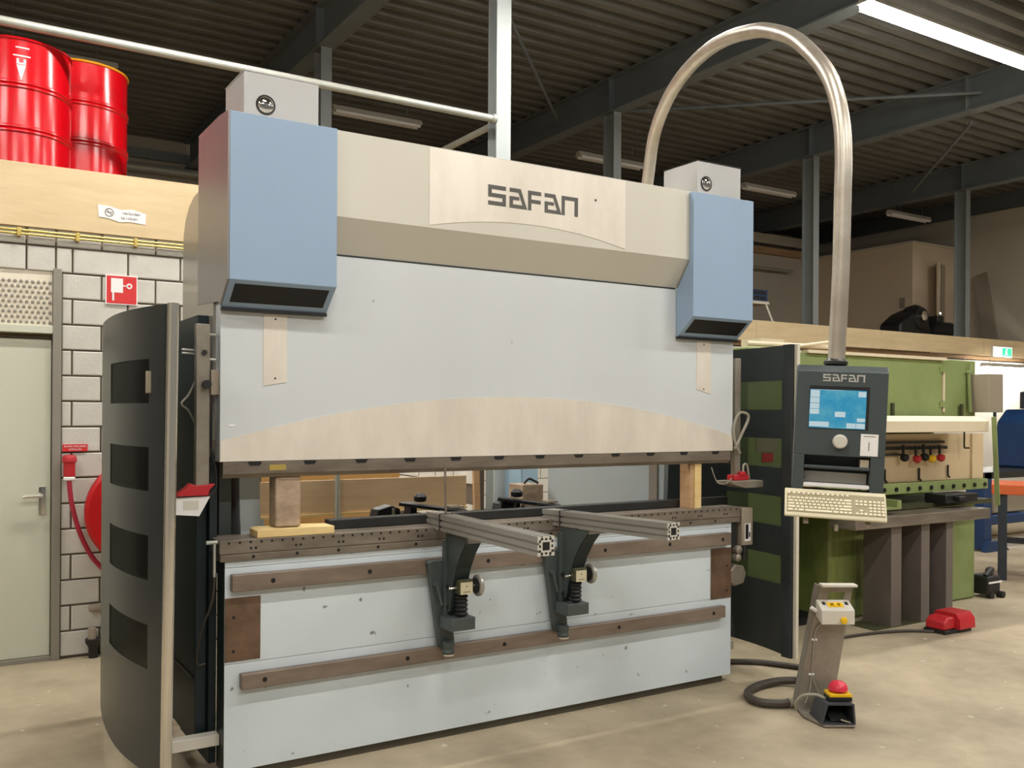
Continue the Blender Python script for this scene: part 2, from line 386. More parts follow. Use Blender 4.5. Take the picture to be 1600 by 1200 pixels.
# ================================================================ LIGHT FITTINGS
def strip_light(x0, x1, y, z, lit, label, group):
    t = thing('strip_light', label, 'light', ((x0 + x1) / 2, y, z), group)
    obj('housing', MB().prism([(y - 0.07, z + 0.02), (y - 0.03, z + 0.08), (y + 0.03, z + 0.08), (y + 0.07, z + 0.02)], 'x', x0, x1), m_fix, t)
    for hx in (x0 + 0.2, x1 - 0.2): obj('hanger', MB().cyl((hx, y, z + 0.08), (hx, y, 5.95 if z > 4 else z + 0.15), 0.005, 6), m_beam, t)
    for dy in (-0.045, 0.045):
        obj('tube', MB().cyl((x0 + 0.03, y + dy, z), (x1 - 0.03, y + dy, z), 0.022, 8), m_tube if lit else m_signwhite, t)
    if lit:
        ld = bpy.data.lights.new('strip_lamp', 'AREA'); ld.shape = 'RECTANGLE'; ld.size = (x1 - x0) - 0.06; ld.size_y = 0.14
        ld.energy = LAMP_W * lit; ld.color = (1.0, 0.98, 0.945)
        lo = bpy.data.objects.new('strip_lamp', ld); COL.objects.link(lo); lo.parent = t; lo.location = (0, 0, -0.03)
        lo.visible_camera = True
    return t
for xx, nm in ((-4.3, 'first'), (-0.6, 'second'), (3.1, 'third'), (6.8, 'fourth'), (10.1, 'fifth')):
    strip_light(xx, xx + 1.5, -2.5, 5.3, 0.85 if xx < 5 else 1.25, 'lit strip light over the aisle, %s from the pale wall' % nm, 'strip lights over the aisle')
for xx, nm in ((-6.0, 'first'), (-2.3, 'second'), (1.4, 'third'), (5.1, 'fourth')):
    strip_light(xx, xx + 1.5, -6.3, 5.3, 1.35, 'lit strip light behind the camera, %s from the pale wall' % nm, 'strip lights behind the camera')
for xx, nm in ((-4.0, 'first'), (-0.3, 'second'), (3.0, 'third')): strip_light(xx, xx + 1.5, 1.3, 5.3, 1.2, 'lit strip light above the press brake, %s from the pale wall' % nm, 'strip lights above the press brake')
for xx, nm in ((0.3, 'first'), (1.9, 'second')): strip_light(xx, xx + 1.2, 3.9, 2.58, 0.45, 'added unseen strip light in the room behind the block wall, %s inside' % nm, 'added unseen strip lights in the room behind')  # unseen fittings, added to brighten the boards and room behind the machine
strip_light(6.0, 9.0, 1.3, 5.3, 1.0, 'brightly lit twin tube strip light at the upper corner of the picture', None)
strip_light(11.5, 13.0, 1.3, 5.3, 1.2, 'lit twin tube strip light beyond the green machine', None)
for xx, lb in ((-0.55, 'unlit strip light behind the red drums'), (3.1, 'unlit strip light beyond the grey mezzanine column'), (6.8, 'unlit strip light seen beneath the middle roof beam'), (10.1, 'unlit strip light behind the curved steel tube'), (13.8, 'unlit strip light high above the beige cabin')):
    strip_light(xx, xx + 1.2, 6.73, 5.3, 0, lb, None)
strip_light(13.95, 15.6, 5.0, 2.44, 0.2, 'bright strip light under the plywood band beside the exit sign', None)

# ================================================================ MEZZANINE THINGS
def drum(x, y, z, label, rim):
    t = thing('oil_drum', label, 'drum', (x, y, z), 'red steel drums on the mezzanine')
    R, H = 0.335, 0.9
    P = [(R - 0.015, 0.0), (R, 0.015)]
    for h in (0.315, 0.6):
        P += [(R, h - 0.026), (R + 0.010, h - 0.018), (R + 0.010, h - 0.008), (R + 0.001, h), (R + 0.010, h + 0.008), (R + 0.010, h + 0.018), (R, h + 0.026)]
    P += [(R, H - 0.015), (R - 0.008, H - 0.004), (R - 0.016, H - 0.03), (0.01, H - 0.032)]
    obj('body', MB().lathe([(a, z + b) for a, b in P], (x, y, 0), 'z', 64), m_red, t)
    obj('rim', MB().ring([(x + (R + 0.002) * math.cos(a), y + (R + 0.002) * math.sin(a), z + H - 0.006) for a in [2 * math.pi * i / 64 for i in range(64)]], 0.009, 6, True), rim, t)
    obj('bung', MB().cyl((x - 0.18, y, z + H - 0.031), (x - 0.18, y, z + H - 0.002), 0.03, 12), m_red, t)
    return t
d1 = drum(-0.58, 2.985, 3.125, 'red steel drum cut off by the picture edge, with white marks near its top', m_red)
ax, ay, R1 = -0.58, 2.985, 0.3362
def curved(a0, a1, z0, z1, n=6):
    q = MB(); P = [(ax + R1 * math.cos(a0 + (a1 - a0) * i / n), ay + R1 * math.sin(a0 + (a1 - a0) * i / n)) for i in range(n + 1)]
    v = [(x, y, z0) for x, y in P] + [(x, y, z1) for x, y in P]
    return q.add(v, [(i, i + 1, n + 2 + i, n + 1 + i) for i in range(n)])
for a0, a1, z0, z1 in ((-1.66, -1.42, 3.958, 3.966), (-1.70, -1.40, 3.905, 3.913), (-1.64, -1.48, 3.855, 3.865), (-1.64, -1.60, 3.865, 3.89), (-1.52, -1.48, 3.865, 3.89)):
    obj('drum_marking', curved(a0, a1, z0, z1), m_signwhite, d1)
P = [(ax + R1 * math.cos(a), ay + R1 * math.sin(a)) for a in (-1.64, -1.56, -1.48)]
obj('drum_marking', MB().add([(P[0][0], P[0][1], 3.85), (P[2][0], P[2][1], 3.85), (P[1][0], P[1][1], 3.75)], [(0, 1, 2)]), m_signwhite, d1)
drum(-0.12, 3.56, 3.255, 'red steel drum with orange rim behind the drum at the picture edge', m_rimyel)
pl = thing('drum_pallet', 'low wooden pallet stack under the two red drums on the mezzanine', 'pallet', (-0.3, 3.3, 2.8))
for k in range(10): obj('slat', MB().box(-0.95, 0.25, 2.66 + k * 0.126, 2.765 + k * 0.126, 3.10, 3.1245), m_ply2, pl)
for xx in (-0.8, -0.3, 0.2): obj('bearer', MB().box(xx - 0.06, xx + 0.06, 2.66, 3.9, 2.801, 3.0995), m_ply2, pl)
o = obj('spacer_board', MB().box(-0.43, 0.2, 3.35, 3.85, 3.1255, 3.2545), m_ply2); tag(o, 'thick board under the drum with the orange rim', 'board')
gr = thing('guard_rail', 'galvanised pipe guard rail along the mezzanine above the machine', 'railing', (0, 2.62, 2.8))
obj('rail', MB().cyl((-6, 2.62, 4.1), (2.964, 2.62, 4.1), 0.031, 14), m_pipe, gr)
obj('rail', MB().cyl((3.0, 2.75, 4.08), (3.0, 5.6, 4.08), 0.028, 12), m_pipe, gr)
obj('clamp', MB().cyl((2.93, 2.62, 4.1), (2.968, 2.62, 4.1), 0.041, 12), m_pipe, gr)
for xx in (-4.2, -2.1): obj('post', MB().cyl((xx, 2.62, 2.8), (xx, 2.62, 4.08), 0.022, 10), m_pipe, gr)
gp = thing('handrail_pipe', 'thin horizontal pipe rail in front of the far beige wall', 'railing', (10, 8.7, 4.5))
obj('rail', MB().cyl((6.7, 9.5, 4.63), (14.4, 9.5, 4.65), 0.03, 8), m_pipe, gp)
for xx in (6.8, 10.5, 14.3): obj('bracket', MB().cyl((xx, 9.5, 4.63), (xx, 9.69, 4.63), 0.02, 6), m_pipe, gp)
gq = obj('wall_pipe', MB().cyl((-8, 11.3, 5.42), (6.0, 11.3, 5.42), 0.07, 10), m_pipe); tag(gq, 'thick pipe running along the far wall behind the drums', 'pipe')
# dark bundle on the mezzanine at the cabin
bt = thing('motor_unit', 'black motor unit with a shiny round lid before the beige cabin', 'machine', (14.3, 6.75, 2.66))
obj('body', MB().prism([(13.82, 2.66), (14.75, 2.66), (14.78, 3.25), (14.5, 3.62), (14.15, 3.5), (13.84, 3.3)], 'y', 6.5, 6.95), m_black, bt, bevel=0.05)
obj('lid', MB().lathe([(0.01, -0.16), (0.2, -0.12), (0.26, 0), (0.24, 0.15)], (14.45, 6.6, 3.42), 'y', 18), m_darksteel, bt)
obj('cap', MB().lathe([(0.02, -0.08), (0.09, -0.06), (0.1, 0.06)], (14.4, 6.45, 3.45), 'y', 14), m_chrome, bt)
b2 = thing('compressor', 'low black compressor on a light board next to the cabin door', 'machine', (15.3, 6.6, 2.66))
obj('tank', MB().lathe([(0.02, 14.85), (0.16, 14.9), (0.18, 15.0), (0.18, 15.45), (0.16, 15.5), (0.02, 15.55)], (0, 6.6, 3.22), 'x', 14), m_black, b2)
obj('head', MB().box(14.95, 15.15, 6.5, 6.7, 3.36, 3.5), m_darksteel, b2, bevel=0.02)
obj('foot', MB().box(14.9, 14.98, 6.45, 6.75, 2.971, 3.1).box(15.4, 15.48, 6.45, 6.75, 2.971, 3.1), m_black, b2)
ld = thing('light_board', 'pale board on trestles carrying the black compressor', 'board', (15.2, 6.6, 2.66))
obj('top', MB().box(14.83, 15.62, 6.35, 6.85, 2.94, 2.97), m_cream, ld)
obj('trestle', MB().box(14.87, 14.93, 6.4, 6.8, 2.66, 2.94).box(15.5, 15.56, 6.4, 6.8, 2.66, 2.94), m_cream, ld)
o = obj('leaning_board', MB().bar((16.3, 6.2, 2.68), (16.45, 6.6, 4.4), 0.3, 0.03, (1, 0, 0)), m_oldgrey); tag(o, 'narrow grey board leaning on the far end wall of the mezzanine', 'board')
cr = thing('blue_crate', 'small blue crate on a white stand beside the blue cover', 'crate', (9.6, 6.0, 2.66))
obj('body', MB().box(9.35, 9.78, 5.9, 6.2, 3.345, 3.52), m_bluem, cr, bevel=0.01)
obj('slot', MB().box(9.4, 9.73, 5.892, 5.9, 3.37, 3.42).box(9.4, 9.73, 5.892, 5.9, 3.45, 3.5), m_dark, cr)
obj('stand', MB().box(9.3, 9.8, 5.88, 6.22, 3.3, 3.344).bar((9.74, 5.9, 3.3), (9.98, 5.8, 2.662), 0.03, 0.03).bar((9.36, 5.9, 3.3), (9.2, 5.8, 2.662), 0.03, 0.03).bar((9.36, 6.2, 3.3), (9.2, 6.3, 2.662), 0.03, 0.03), m_cream, cr)

# ================================================================ BLOCK WALL FITTINGS
cp = thing('copper_pipe', 'brass coloured twin pipe run with clips below the plywood band', 'pipe', (0, 2.57, 2.76))
for zz in (2.752, 2.775): obj('pipe', MB().cyl((-3, 2.572, zz), (2.3, 2.572, zz), 0.008, 8), m_brass, cp)
for xx in (-0.93, -0.589, -0.248, 0.111, 0.46): obj('clip', MB().box(xx - 0.012, xx + 0.012, 2.556, 2.60, 2.735, 2.79), m_brass, cp, bevel=0.003)
st = thing('no_smoking_sticker', 'torn white sticker with two grey lines on the plywood band', 'sticker', (0.02, 2.58, 2.92))
obj('paper', MB().prism([(-0.126, 2.995), (-0.06, 2.992), (0.02, 2.975), (0.09, 2.985), (0.177, 2.962), (0.174, 2.892), (0.08, 2.9), (0.01, 2.892), (-0.06, 2.91), (-0.12, 2.915)], 'y', 2.578, 2.5818), m_signwhite, st)
a = [2 * math.pi * i / 20 for i in range(20)]
obj('symbol', MB().ring([(-0.055 + 0.026 * math.cos(q), 2.578, 2.95 + 0.026 * math.sin(q)) for q in a], 0.003, 5, True).bar((-0.073, 2.578, 2.968), (-0.037, 2.578, 2.932), 0.003, 0.005).box(-0.075, -0.035, 2.577, 2.5782, 2.948, 2.954), m_greytext, st)
text_obj('lettering', 'verboden', 0.03, m_greytext, front_at(0.085, 2.5775, 2.955), st)
text_obj('lettering', 'te roken', 0.03, m_greytext, front_at(0.07, 2.5775, 2.922), st)
sg = thing('fire_hose_sign', 'square red and white fire hose reel sign on the block wall', 'sign', (0.028, 2.59, 2.34))
obj('plate', MB().box(-0.074, 0.128, 2.588, 2.598, 2.34, 2.538), m_signwhite, sg)
obj('red_field', MB().box(-0.067, 0.121, 2.5865, 2.588, 2.347, 2.531), m_signred, sg)
obj('pictogram', MB().prism([(-0.04, 2.515), (0.035, 2.515), (0.035, 2.42), (-0.02, 2.42), (-0.02, 2.365), (-0.032, 2.365), (-0.032, 2.42), (-0.04, 2.42)], 'y', 2.585, 2.5864).box(0.035, 0.062, 2.585, 2.5864, 2.463, 2.471).lathe([(0.019, 2.585), (0.019, 2.5864)], (0.075, 0, 2.467), 'y', 18), m_signwhite, sg)
obj('wheel_hub', MB().lathe([(0.009, 2.584), (0.009, 2.585)], (0.075, 0, 2.467), 'y', 12), m_signred, sg)
lb = thing('red_notice', 'small red notice with two white lines above the hose nozzle', 'sign', (-0.252, 2.59, 1.36))
obj('plate', MB().box(-0.327, -0.177, 2.59, 2.598, 1.358, 1.405), m_signred, lb)
text_obj('lettering', 'SLANG VOLLEDIG', 0.0165, m_signwhite, front_at(-0.252, 2.5885, 1.391), lb)
text_obj('lettering', 'AFROLLEN', 0.0165, m_signwhite, front_at(-0.252, 2.5885, 1.371), lb)
hr = thing('fire_hose_reel', 'large red fire hose reel half hidden by the curved machine door', 'hose reel', (0.154, 2.5, 0.59))
obj('disc', MB().lathe([(0.05, 2.43), (0.345, 2.43), (0.364, 2.445), (0.366, 2.46), (0.345, 2.475), (0.05, 2.475)], (0.154, 0, 0.957), 'y', 64), m_redreel, hr)
obj('drum', MB().lathe([(0.2, 2.475), (0.2, 2.56)], (0.154, 0, 0.957), 'y', 32), m_redhose, hr)
obj('back_disc', MB().lathe([(0.35, 2.56), (0.35, 2.598)], (0.154, 0, 0.957), 'y', 48), m_redreel, hr)
obj('hub', MB().lathe([(0.06, 2.40), (0.06, 2.43)], (0.154, 0, 0.957), 'y', 20), m_black, hr)
obj('hose', MB().ring(smoothpath([(-0.296, 2.52, 1.18), (-0.29, 2.515, 1.1), (-0.278, 2.51, 1.01), (-0.243, 2.5, 0.864), (-0.193, 2.5, 0.736), (-0.134, 2.5, 0.635), (-0.05, 2.505, 0.56), (0.06, 2.515, 0.6), (0.154, 2.517, 0.757)]), 0.0155, 10), m_redhose, hr)
nz = obj('nozzle', MB().lathe([(0.018, 1.195), (0.036, 1.2), (0.036, 1.285), (0.044, 1.292), (0.044, 1.318), (0.036, 1.335), (0.015, 1.338)], (-0.292, 2.54, 0), 'z', 20), m_redplastic, hr)
obj('collar', MB().lathe([(0.03, 1.172), (0.036, 1.178), (0.036, 1.19), (0.03, 1.196)], (-0.294, 2.53, 0), 'z', 18), m_signwhite, nz)
dp = thing('drain_pipe', 'short black and grey drain pipe stub at the foot of the block wall', 'pipe', (-0.14, 2.54, 0))
obj('pipe', MB().lathe([(0.03, 0.0), (0.032, 0.07), (0.05, 0.1), (0.052, 0.125)], (-0.14, 2.545, 0), 'z', 16), m_black, dp)
obj('upper_pipe', MB().cyl((-0.15, 2.545, 0.125), (-0.15, 2.545, 0.195), 0.024, 14), m_oldgrey, dp)
sp = thing('black_supply_pipe', 'thin black pipe with grey valve beside the drain stub', 'pipe', (-0.075, 2.55, 0))
obj('pipe', MB().cyl((-0.062, 2.55, 0), (-0.062, 2.55, 0.11), 0.022, 12), m_black, sp)
obj('riser', MB().ring(smoothpath([(-0.062, 2.56, 0.11), (-0.065, 2.56, 0.2), (-0.09, 2.57, 0.28), (-0.1, 2.575, 0.32)]), 0.008, 8), m_oldgrey, sp)
obj('valve', MB().lathe([(0.022, -0.165), (0.028, -0.15), (0.024, -0.1), (0.014, -0.09)], (0, 2.57, 0.322), 'x', 12), m_oldgrey, sp)

# ================================================================ PRESS BRAKE
PB = thing('press_brake', 'large pale grey and blue press brake standing in the middle of the hall', 'machine', (1.55, 0.2, 0))
obj('bed_core', MB().box(0.03, 3.1, 0.008, 0.12, 0.04, 0.967), m_teal, PB)
for z0, z1 in ((0.04, 0.5125), (0.5145, 0.9385), (0.9405, 0.967)):
    obj('bed_front', MB().box(0.032, 3.1, 0.0, 0.008, z0, z1), m_white, PB, bevel=0.0015)
obj('bed_base', MB().box(0.06, 3.04, 0.012, 0.115, 0.0, 0.04), m_base, PB)
def disc(mb, x, z, yy, r=0.012, n=12): return mb.lathe([(r, yy - 0.0008), (r, yy)], (x, 0, z), 'y', n)
for x0, x1, z0, z1, xs in ((0.053, 3.062, 0.837, 0.912, (0.235, 0.70, 1.35, 2.1, 2.57, 2.99)), (0.097, 3.018, 0.403, 0.472, (0.20, 0.9, 1.45, 2.2, 2.92))):
    ra = obj('guide_rail', MB().box(x0, x1, -0.04, -0.0005, z0, z1), m_rail, PB, bevel=0.004)
    for x in xs: obj('bolt_hole', disc(MB(), x, (z0 + z1) / 2, -0.0402, 0.011), m_dark, ra)
for x0, x1, z0, z1, xh in ((0.032, 0.19, 0.525, 0.806, 0.07), (2.929, 3.098, 0.511, 0.816, 3.06)):
    gp_ = obj('guide_plate', MB().box(x0, x1, -0.004, -0.0004, z0, z1), m_copper, PB, bevel=0.001)
    for zz in (z0 + 0.045, z0 + 0.195): obj('bolt_hole', disc(MB(), xh, zz, -0.0042, 0.007), m_dark, gp_)
dh = obj('die_holder', MB().box(0.005, 3.165, -0.012, 0.2, 1.0005, 1.062), m_tool, PB, bevel=0.0025)
obj('die_holder_strip', MB().box(0.008, 3.162, -0.012, 0.12, 0.9675, 0.9985), m_tool, PB, bevel=0.002)
bh = MB()
for i in range(65):
    disc(bh, 0.045 + i * 0.0482, 1.049, -0.0122, 0.006, 8)
for i in range(15):
    for dx in (0, 0.022): disc(bh, 0.143 + i * 0.206 + dx, 1.022, -0.0122, 0.0062, 8)
    disc(bh, 0.154 + i * 0.2, 0.984, -0.0122, 0.008, 8)
obj('bolt_hole_rows', bh, m_dark, dh, kind='stuff')
cl = obj('clamp_screw', MB().cyl((-0.045, 0.02, 1.053), (0.004, 0.02, 1.053), 0.009, 10).cyl((-0.014, 0.0, 1.05), (-0.014, 0.0, 0.905), 0.006, 8), m_pipe, PB)
obj('die_bar', MB().box(0.56, 3.2, 0.13, 0.19, 1.0625, 1.11), m_darksteel, PB, bevel=0.004)
obj('table_top', MB().box(0.03, 3.1, 0.12, 0.45, 0.9, 0.999), m_teal2, PB)
# ram
obj('ram', MB().box(0.006, 3.106, 0.0, 0.08, 1.406, 2.62), m_ram, PB, bevel=0.002)
arc = [(0.008, 1.4075)] + [(3.104, 1.4075)] + [(3.104 - 3.096 * i / 40, 1.497 + 0.216 * (1 - ((3.104 - 3.096 * i / 40 - 1.556) / 1.548) ** 2)) for i in range(41)]
obj('ram_trim_plate', MB().prism(arc, 'y', -0.0025, -0.0004), m_brushed, PB)
for x0, x1, za, zb in ((0.196, 0.304, 1.743, 1.762), (2.804, 2.919, 1.776, 1.75)):
    g_ = obj('ram_strip', MB().prism([(x0, za), (x1, zb), (x1, 2.066), (x0, 2.066)], 'y', -0.003, -0.0004), m_brushed, PB)
    obj('screw', disc(disc(MB(), (x0 + x1) / 2, 2.045, -0.0031, 0.005, 8), (x0 + x1) / 2, 1.778, -0.0031, 0.005, 8), m_darksteel, g_)
obj('white_tag', MB().box(0.043, 0.073, -0.002, -0.0004, 1.561, 1.572), m_signwhite, PB)
uc = obj('tool_clamp', MB().prism([(-0.004, 1.4055), (-0.004, 1.352), (0.012, 1.333), (0.05, 1.333), (0.06, 1.4055)], 'x', 0.02, 3.085), m_tool, PB)
for i in range(12):
    x = 0.128 + i * 0.2545
    obj('clamp_slot', MB().prism([(x, 1.4052), (x + 0.064, 1.4052), (x + 0.054, 1.388), (x + 0.01, 1.388)], 'y', -0.006, -0.0041), m_dark, uc)
obj('maker_tag', MB().box(0.226, 0.302, -0.006, -0.0041, 1.364, 1.39), m_brass, uc)
# hood and sign
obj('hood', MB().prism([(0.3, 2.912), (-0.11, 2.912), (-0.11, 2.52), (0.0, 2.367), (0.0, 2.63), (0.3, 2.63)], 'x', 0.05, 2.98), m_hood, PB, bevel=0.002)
obj('hood_lip', MB().box(0.485, 2.634, -0.001, -0.0002, 2.358, 2.3665), m_darksteel, PB)
sp_ = [(0.966, 2.906), (2.168, 2.906)] + [(2.168 - 1.202 * i / 30, 2.531 + 0.066 * (1 - ((2.168 - 1.202 * i / 30 - 1.567) / 0.601) ** 2)) for i in range(31)]
sign = obj('sign_plate', MB().prism(sp_, 'y', -0.1125, -0.1104), m_brushed, PB)
s_ = 0.2
GLY = {'S': [[(0, 1), (1.03, 1), (1.03, .8), (.2, .8), (.2, .6), (1.03, .6), (1.03, 0), (0, 0), (0, .2), (.83, .2), (.83, .4), (0, .4)]],
       'a': [[(0, 1), (.66, 1), (1.06, 0), (0, 0), (0, .58), (.58, .58), (.58, .41), (.2, .41), (.2, .18), (.78, .18), (.53, .8), (0, .8)]],
       'F': [[(0, 1), (.8, 1), (.8, .8), (.2, .8), (.2, .56), (.77, .56), (.77, .37), (.2, .37), (.2, 0), (0, 0)]],
       'n': [[(0, 1), (1.05, 1), (1.05, 0), (.83, 0), (.83, .8), (.2, .8), (.2, 0), (0, 0)]]}
def logo(x, z, h, y0, y1, m, parent):
    for ch, dx in (('S', 0), ('a', 1.25), ('F', 2.36), ('a', 3.38), ('n', 4.45)):
        for poly in GLY[ch]:
            obj('logo_letter', MB().prism([(x + (dx + a_) * h, z + b_ * h) for a_, b_ in poly], 'y', y0, y1), m, parent)
logo(1.293, 2.671, 0.1005, -0.1142, -0.1127, m_logo_d, sign)
obj('screw', disc(MB(), 1.963, 2.775, -0.1127, 0.007, 10), m_darksteel, sign)
# blue cylinder covers
for x0, x1 in ((0.003, 0.483), (2.637, 3.117)):
    cv = obj('cylinder_cover', MB().prism([(-0.15, 2.905), (-0.15, 2.19), (-0.022, 2.083), (-0.006, 2.083), (-0.006, 2.35), (-0.113, 2.51), (-0.113, 2.905)], 'x', x0, x1), m_blue, PB, bevel=0.0025)
    def slope(t, off=0.0): return (-0.15 + 0.128 * t - 0.64 * off, 2.19 - 0.107 * t - 0.77 * off)
    a0, a1 = slope(0.14, 0.0008), slope(0.80, 0.0008); b0, b1 = slope(0.14, -0.003), slope(0.80, -0.003)
    obj('vent', MB().prism([a0, a1, b1, b0], 'x', x0 + 0.028, x1 - 0.028), m_dark, cv)
    obj('cover_lip', MB().box(x0, x1, -0.03, -0.005, 2.068, 2.082), m_darksteel, cv)
obj('side_cover', MB().prism([(-0.149, 2.905), (-0.149, 2.19), (-0.03, 2.09), (-0.012, 2.107), (0.358, 2.125), (0.358, 2.918), (0.0, 2.918)], 'x', -0.006, 0.0025), m_cover, PB)
for x0, x1, pz in ((0.094, 0.436, (0.19, 2.992)), (2.776, 3.13, (2.845, 3.0))):
    cp_ = obj('top_cap', MB().box(x0, x1, -0.03, 0.27, 2.913, 3.128), m_cap, PB, bevel=0.003)
    obj('cap_lid', MB().box(x0 - 0.002, x1 + 0.002, -0.032, 0.272, 3.1285, 3.133), m_darksteel if x0 > 1 else m_cap, cp_)
    obj('porthole_ring', MB().lathe([(0.039, -0.0305), (0.044, -0.0305), (0.044, -0.034), (0.039, -0.034)], (pz[0], 0, pz[1]), 'y', 24), m_dark, cp_)
    obj('porthole', MB().lathe([(0.001, -0.047), (0.02, -0.044), (0.033, -0.038), (0.039, -0.0305)], (pz[0], 0, pz[1]), 'y', 24), m_chrome, cp_)
# frames
fp = [(0.08, 0.05), (0.67, 0.05), (0.67, 2.42), (0.66, 2.50), (0.62, 2.57), (0.55, 2.62), (0.46, 2.65), (0.36, 2.66), (0.08, 2.66)]
lf = [(0.16, 1.42), (0.67, 1.42), (0.67, 2.42), (0.66, 2.50), (0.62, 2.57), (0.55, 2.62), (0.46, 2.65), (0.36, 2.66), (0.085, 2.66), (0.085, 1.5)]
obj('side_frame', MB().prism(lf, 'x', -0.004, 0.03), m_frame, PB)
obj('throat_plate', MB().box(0.06, 0.115, 0.21, 0.6, 0.9, 2.4), m_bracket, PB)
obj('throat_plate', MB().prism([(0.2, 2.4), (0.2, 1.25), (0.19, 1.15), (0.16, 1.0), (0.16, 0.9), (0.6, 0.9), (0.6, 2.4)], 'x', 0.15, 0.245), m_post, PB)
obj('side_frame', MB().prism([(0.55, 0.05), (1.85, 0.05), (1.85, 2.3), (0.2, 2.6), (0.085, 2.6), (0.085, 1.5), (0.5, 1.38)], 'x', 3.0, 3.035), m_post, PB)
obj('frame_edge', MB().box(2.985, 2.999, 0.56, 0.64, 0.9, 1.5), m_frame, PB)
obj('side_cabinet', MB().box(-0.055, -0.006, 0.16, 1.25, 0.13, 2.06), m_teal2, PB, bevel=0.003)
obj('lower_frame', MB().box(-0.004, 0.029, 0.125, 0.67, 0.05, 1.4195), m_teal2, PB)
obj('rear_guard', MB().box(-0.27, -0.0555, 1.2, 1.24, 0.13, 2.085), m_teal2, PB, bevel=0.003)
obj('cabinet_rail', MB().box(-0.062, -0.0555, 0.2, 1.2, 0.42, 0.432), m_darksteel, PB)
for p0, p1, r_ in (((-0.075, 0.05, 1.965), (0.0, 0.05, 1.965), 0.006), ((-0.13, 0.12, 1.90), (-0.03, 0.12, 1.895), 0.005), ((-0.13, 0.12, 1.885), (-0.03, 0.12, 1.88), 0.005), ((-0.08, 0.05, 1.86), (0.0, 0.05, 1.855), 0.006)):
    obj('cabinet_fitting', MB().cyl(p0, p1, r_, 8), m_pipe, PB)
obj('hose', MB().ring(smoothpath([(-0.06, 0.13, 1.78), (-0.1, 0.12, 1.70), (-0.135, 0.1, 1.66), (-0.10, 0.12, 1.63), (-0.06, 0.14, 1.56)]), 0.005, 8), m_gcable, PB)
obj('hose', MB().ring(smoothpath([(-0.012, 0.0, 0.92), (-0.02, 0.01, 0.8), (-0.05, 0.05, 0.68), (-0.062, 0.1, 0.55), (-0.05, 0.12, 0.5), (-0.02, 0.12, 0.5)]), 0.005, 8), m_cable, PB)
# laser guard arms
la = obj('laser_arm', MB().box(-0.088, -0.03, 0.03, 0.07, 1.30, 2.01), m_stand, PB, bevel=0.003)
obj('clamp_block', MB().box(-0.028, 0.02, 0.02, 0.075, 1.70, 1.81), m_oldgrey, la, bevel=0.002)
obj('knob', MB().cyl((-0.048, 0.03, 1.745), (-0.048, 0.0, 1.745), 0.019, 14).cyl((-0.055, 0.03, 1.885), (-0.055, 0.02, 1.885), 0.012, 6), m_darksteel, la)
obj('sensor', MB().prism([(-0.17, 1.26), (-0.035, 1.26), (-0.03, 1.285), (-0.005, 1.31), (-0.09, 1.305), (-0.11, 1.315), (-0.13, 1.295), (-0.165, 1.272)], 'y', 0.02, 0.075), m_redplastic, la, bevel=0.003)
obj('tray', MB().prism([(-0.20, 1.252), (-0.026, 1.255), (-0.072, 1.171), (-0.20, 1.184)], 'y', 0.03, 0.04), m_signwhite, la)
obj('tray_label', MB().box(-0.14, -0.075, 0.029, 0.0299, 1.20, 1.24), m_lightgrey, la)
obj('cable', MB().ring(smoothpath([(-0.02, 0.06, 1.6), (-0.015, 0.05, 1.45), (0.0, 0.03, 1.36), (-0.002, 0.03, 1.29), (-0.03, 0.03, 1.26)]), 0.004, 8), m_darksteel, la)
ra_ = obj('laser_arm', MB().box(3.15, 3.195, 0.02, 0.06, 1.235, 1.975), m_stand, PB, bevel=0.003)
obj('sensor', MB().box(3.13, 3.25, 0.0, 0.07, 1.222, 1.255).box(3.17, 3.22, -0.005, 0.05, 1.25, 1.275), m_redplastic, ra_, bevel=0.004)
obj('tray', MB().prism([(3.05, 1.205), (3.05, 1.222), (3.31, 1.222), (3.31, 1.18), (3.16, 1.178)], 'y', -0.06, 0.08), m_stand, ra_, bevel=0.003)
obj('cable', MB().ring(smoothpath([(3.17, 0, 1.39), (3.12, -0.01, 1.45), (3.105, -0.01, 1.55), (3.15, -0.01, 1.635), (3.22, -0.01, 1.63), (3.225, -0.01, 1.59), (3.18, -0.01, 1.52), (3.13, -0.01, 1.44), (3.12, 0.0, 1.42)]), 0.009, 8), m_gcable, ra_)
obj('cable', MB().ring(smoothpath([(3.21, 0.01, 1.25), (3.22, 0.02, 1.31), (3.25, 0.02, 1.315), (3.27, 0.02, 1.23)]), 0.007, 8), m_gcable, ra_)
obj('cable', MB().ring(smoothpath([(3.08, -0.02, 1.24), (3.02, -0.03, 1.21), (2.96, -0.02, 1.22), (2.93, 0.0, 1.31)]), 0.003, 6), m_gcable, ra_)
sb = obj('switch_box', MB().box(3.182, 3.275, -0.01, 0.06, 0.82, 1.05), m_oldgrey, PB, bevel=0.004)
obj('label', MB().box(3.205, 3.255, -0.0115, -0.0102, 0.845, 0.955), m_signwhite, sb)
obj('label_print', MB().box(3.21, 3.235, -0.0122, -0.0116, 0.86, 0.95).box(3.24, 3.25, -0.0122, -0.0116, 0.87, 0.9), m_dark, sb)
obj('gland', MB().cyl((3.23, 0.02, 0.819), (3.23, 0.02, 0.77), 0.022, 12).cyl((3.23, 0.02, 0.77), (3.23, 0.02, 0.73), 0.013, 10), m_darksteel, sb)
obj('bracket', MB().box(3.10, 3.182, 0.02, 0.05, 1.0, 1.06).box(3.102, 3.15, 0.0, 0.06, 0.82, 0.97), m_darksteel, sb)
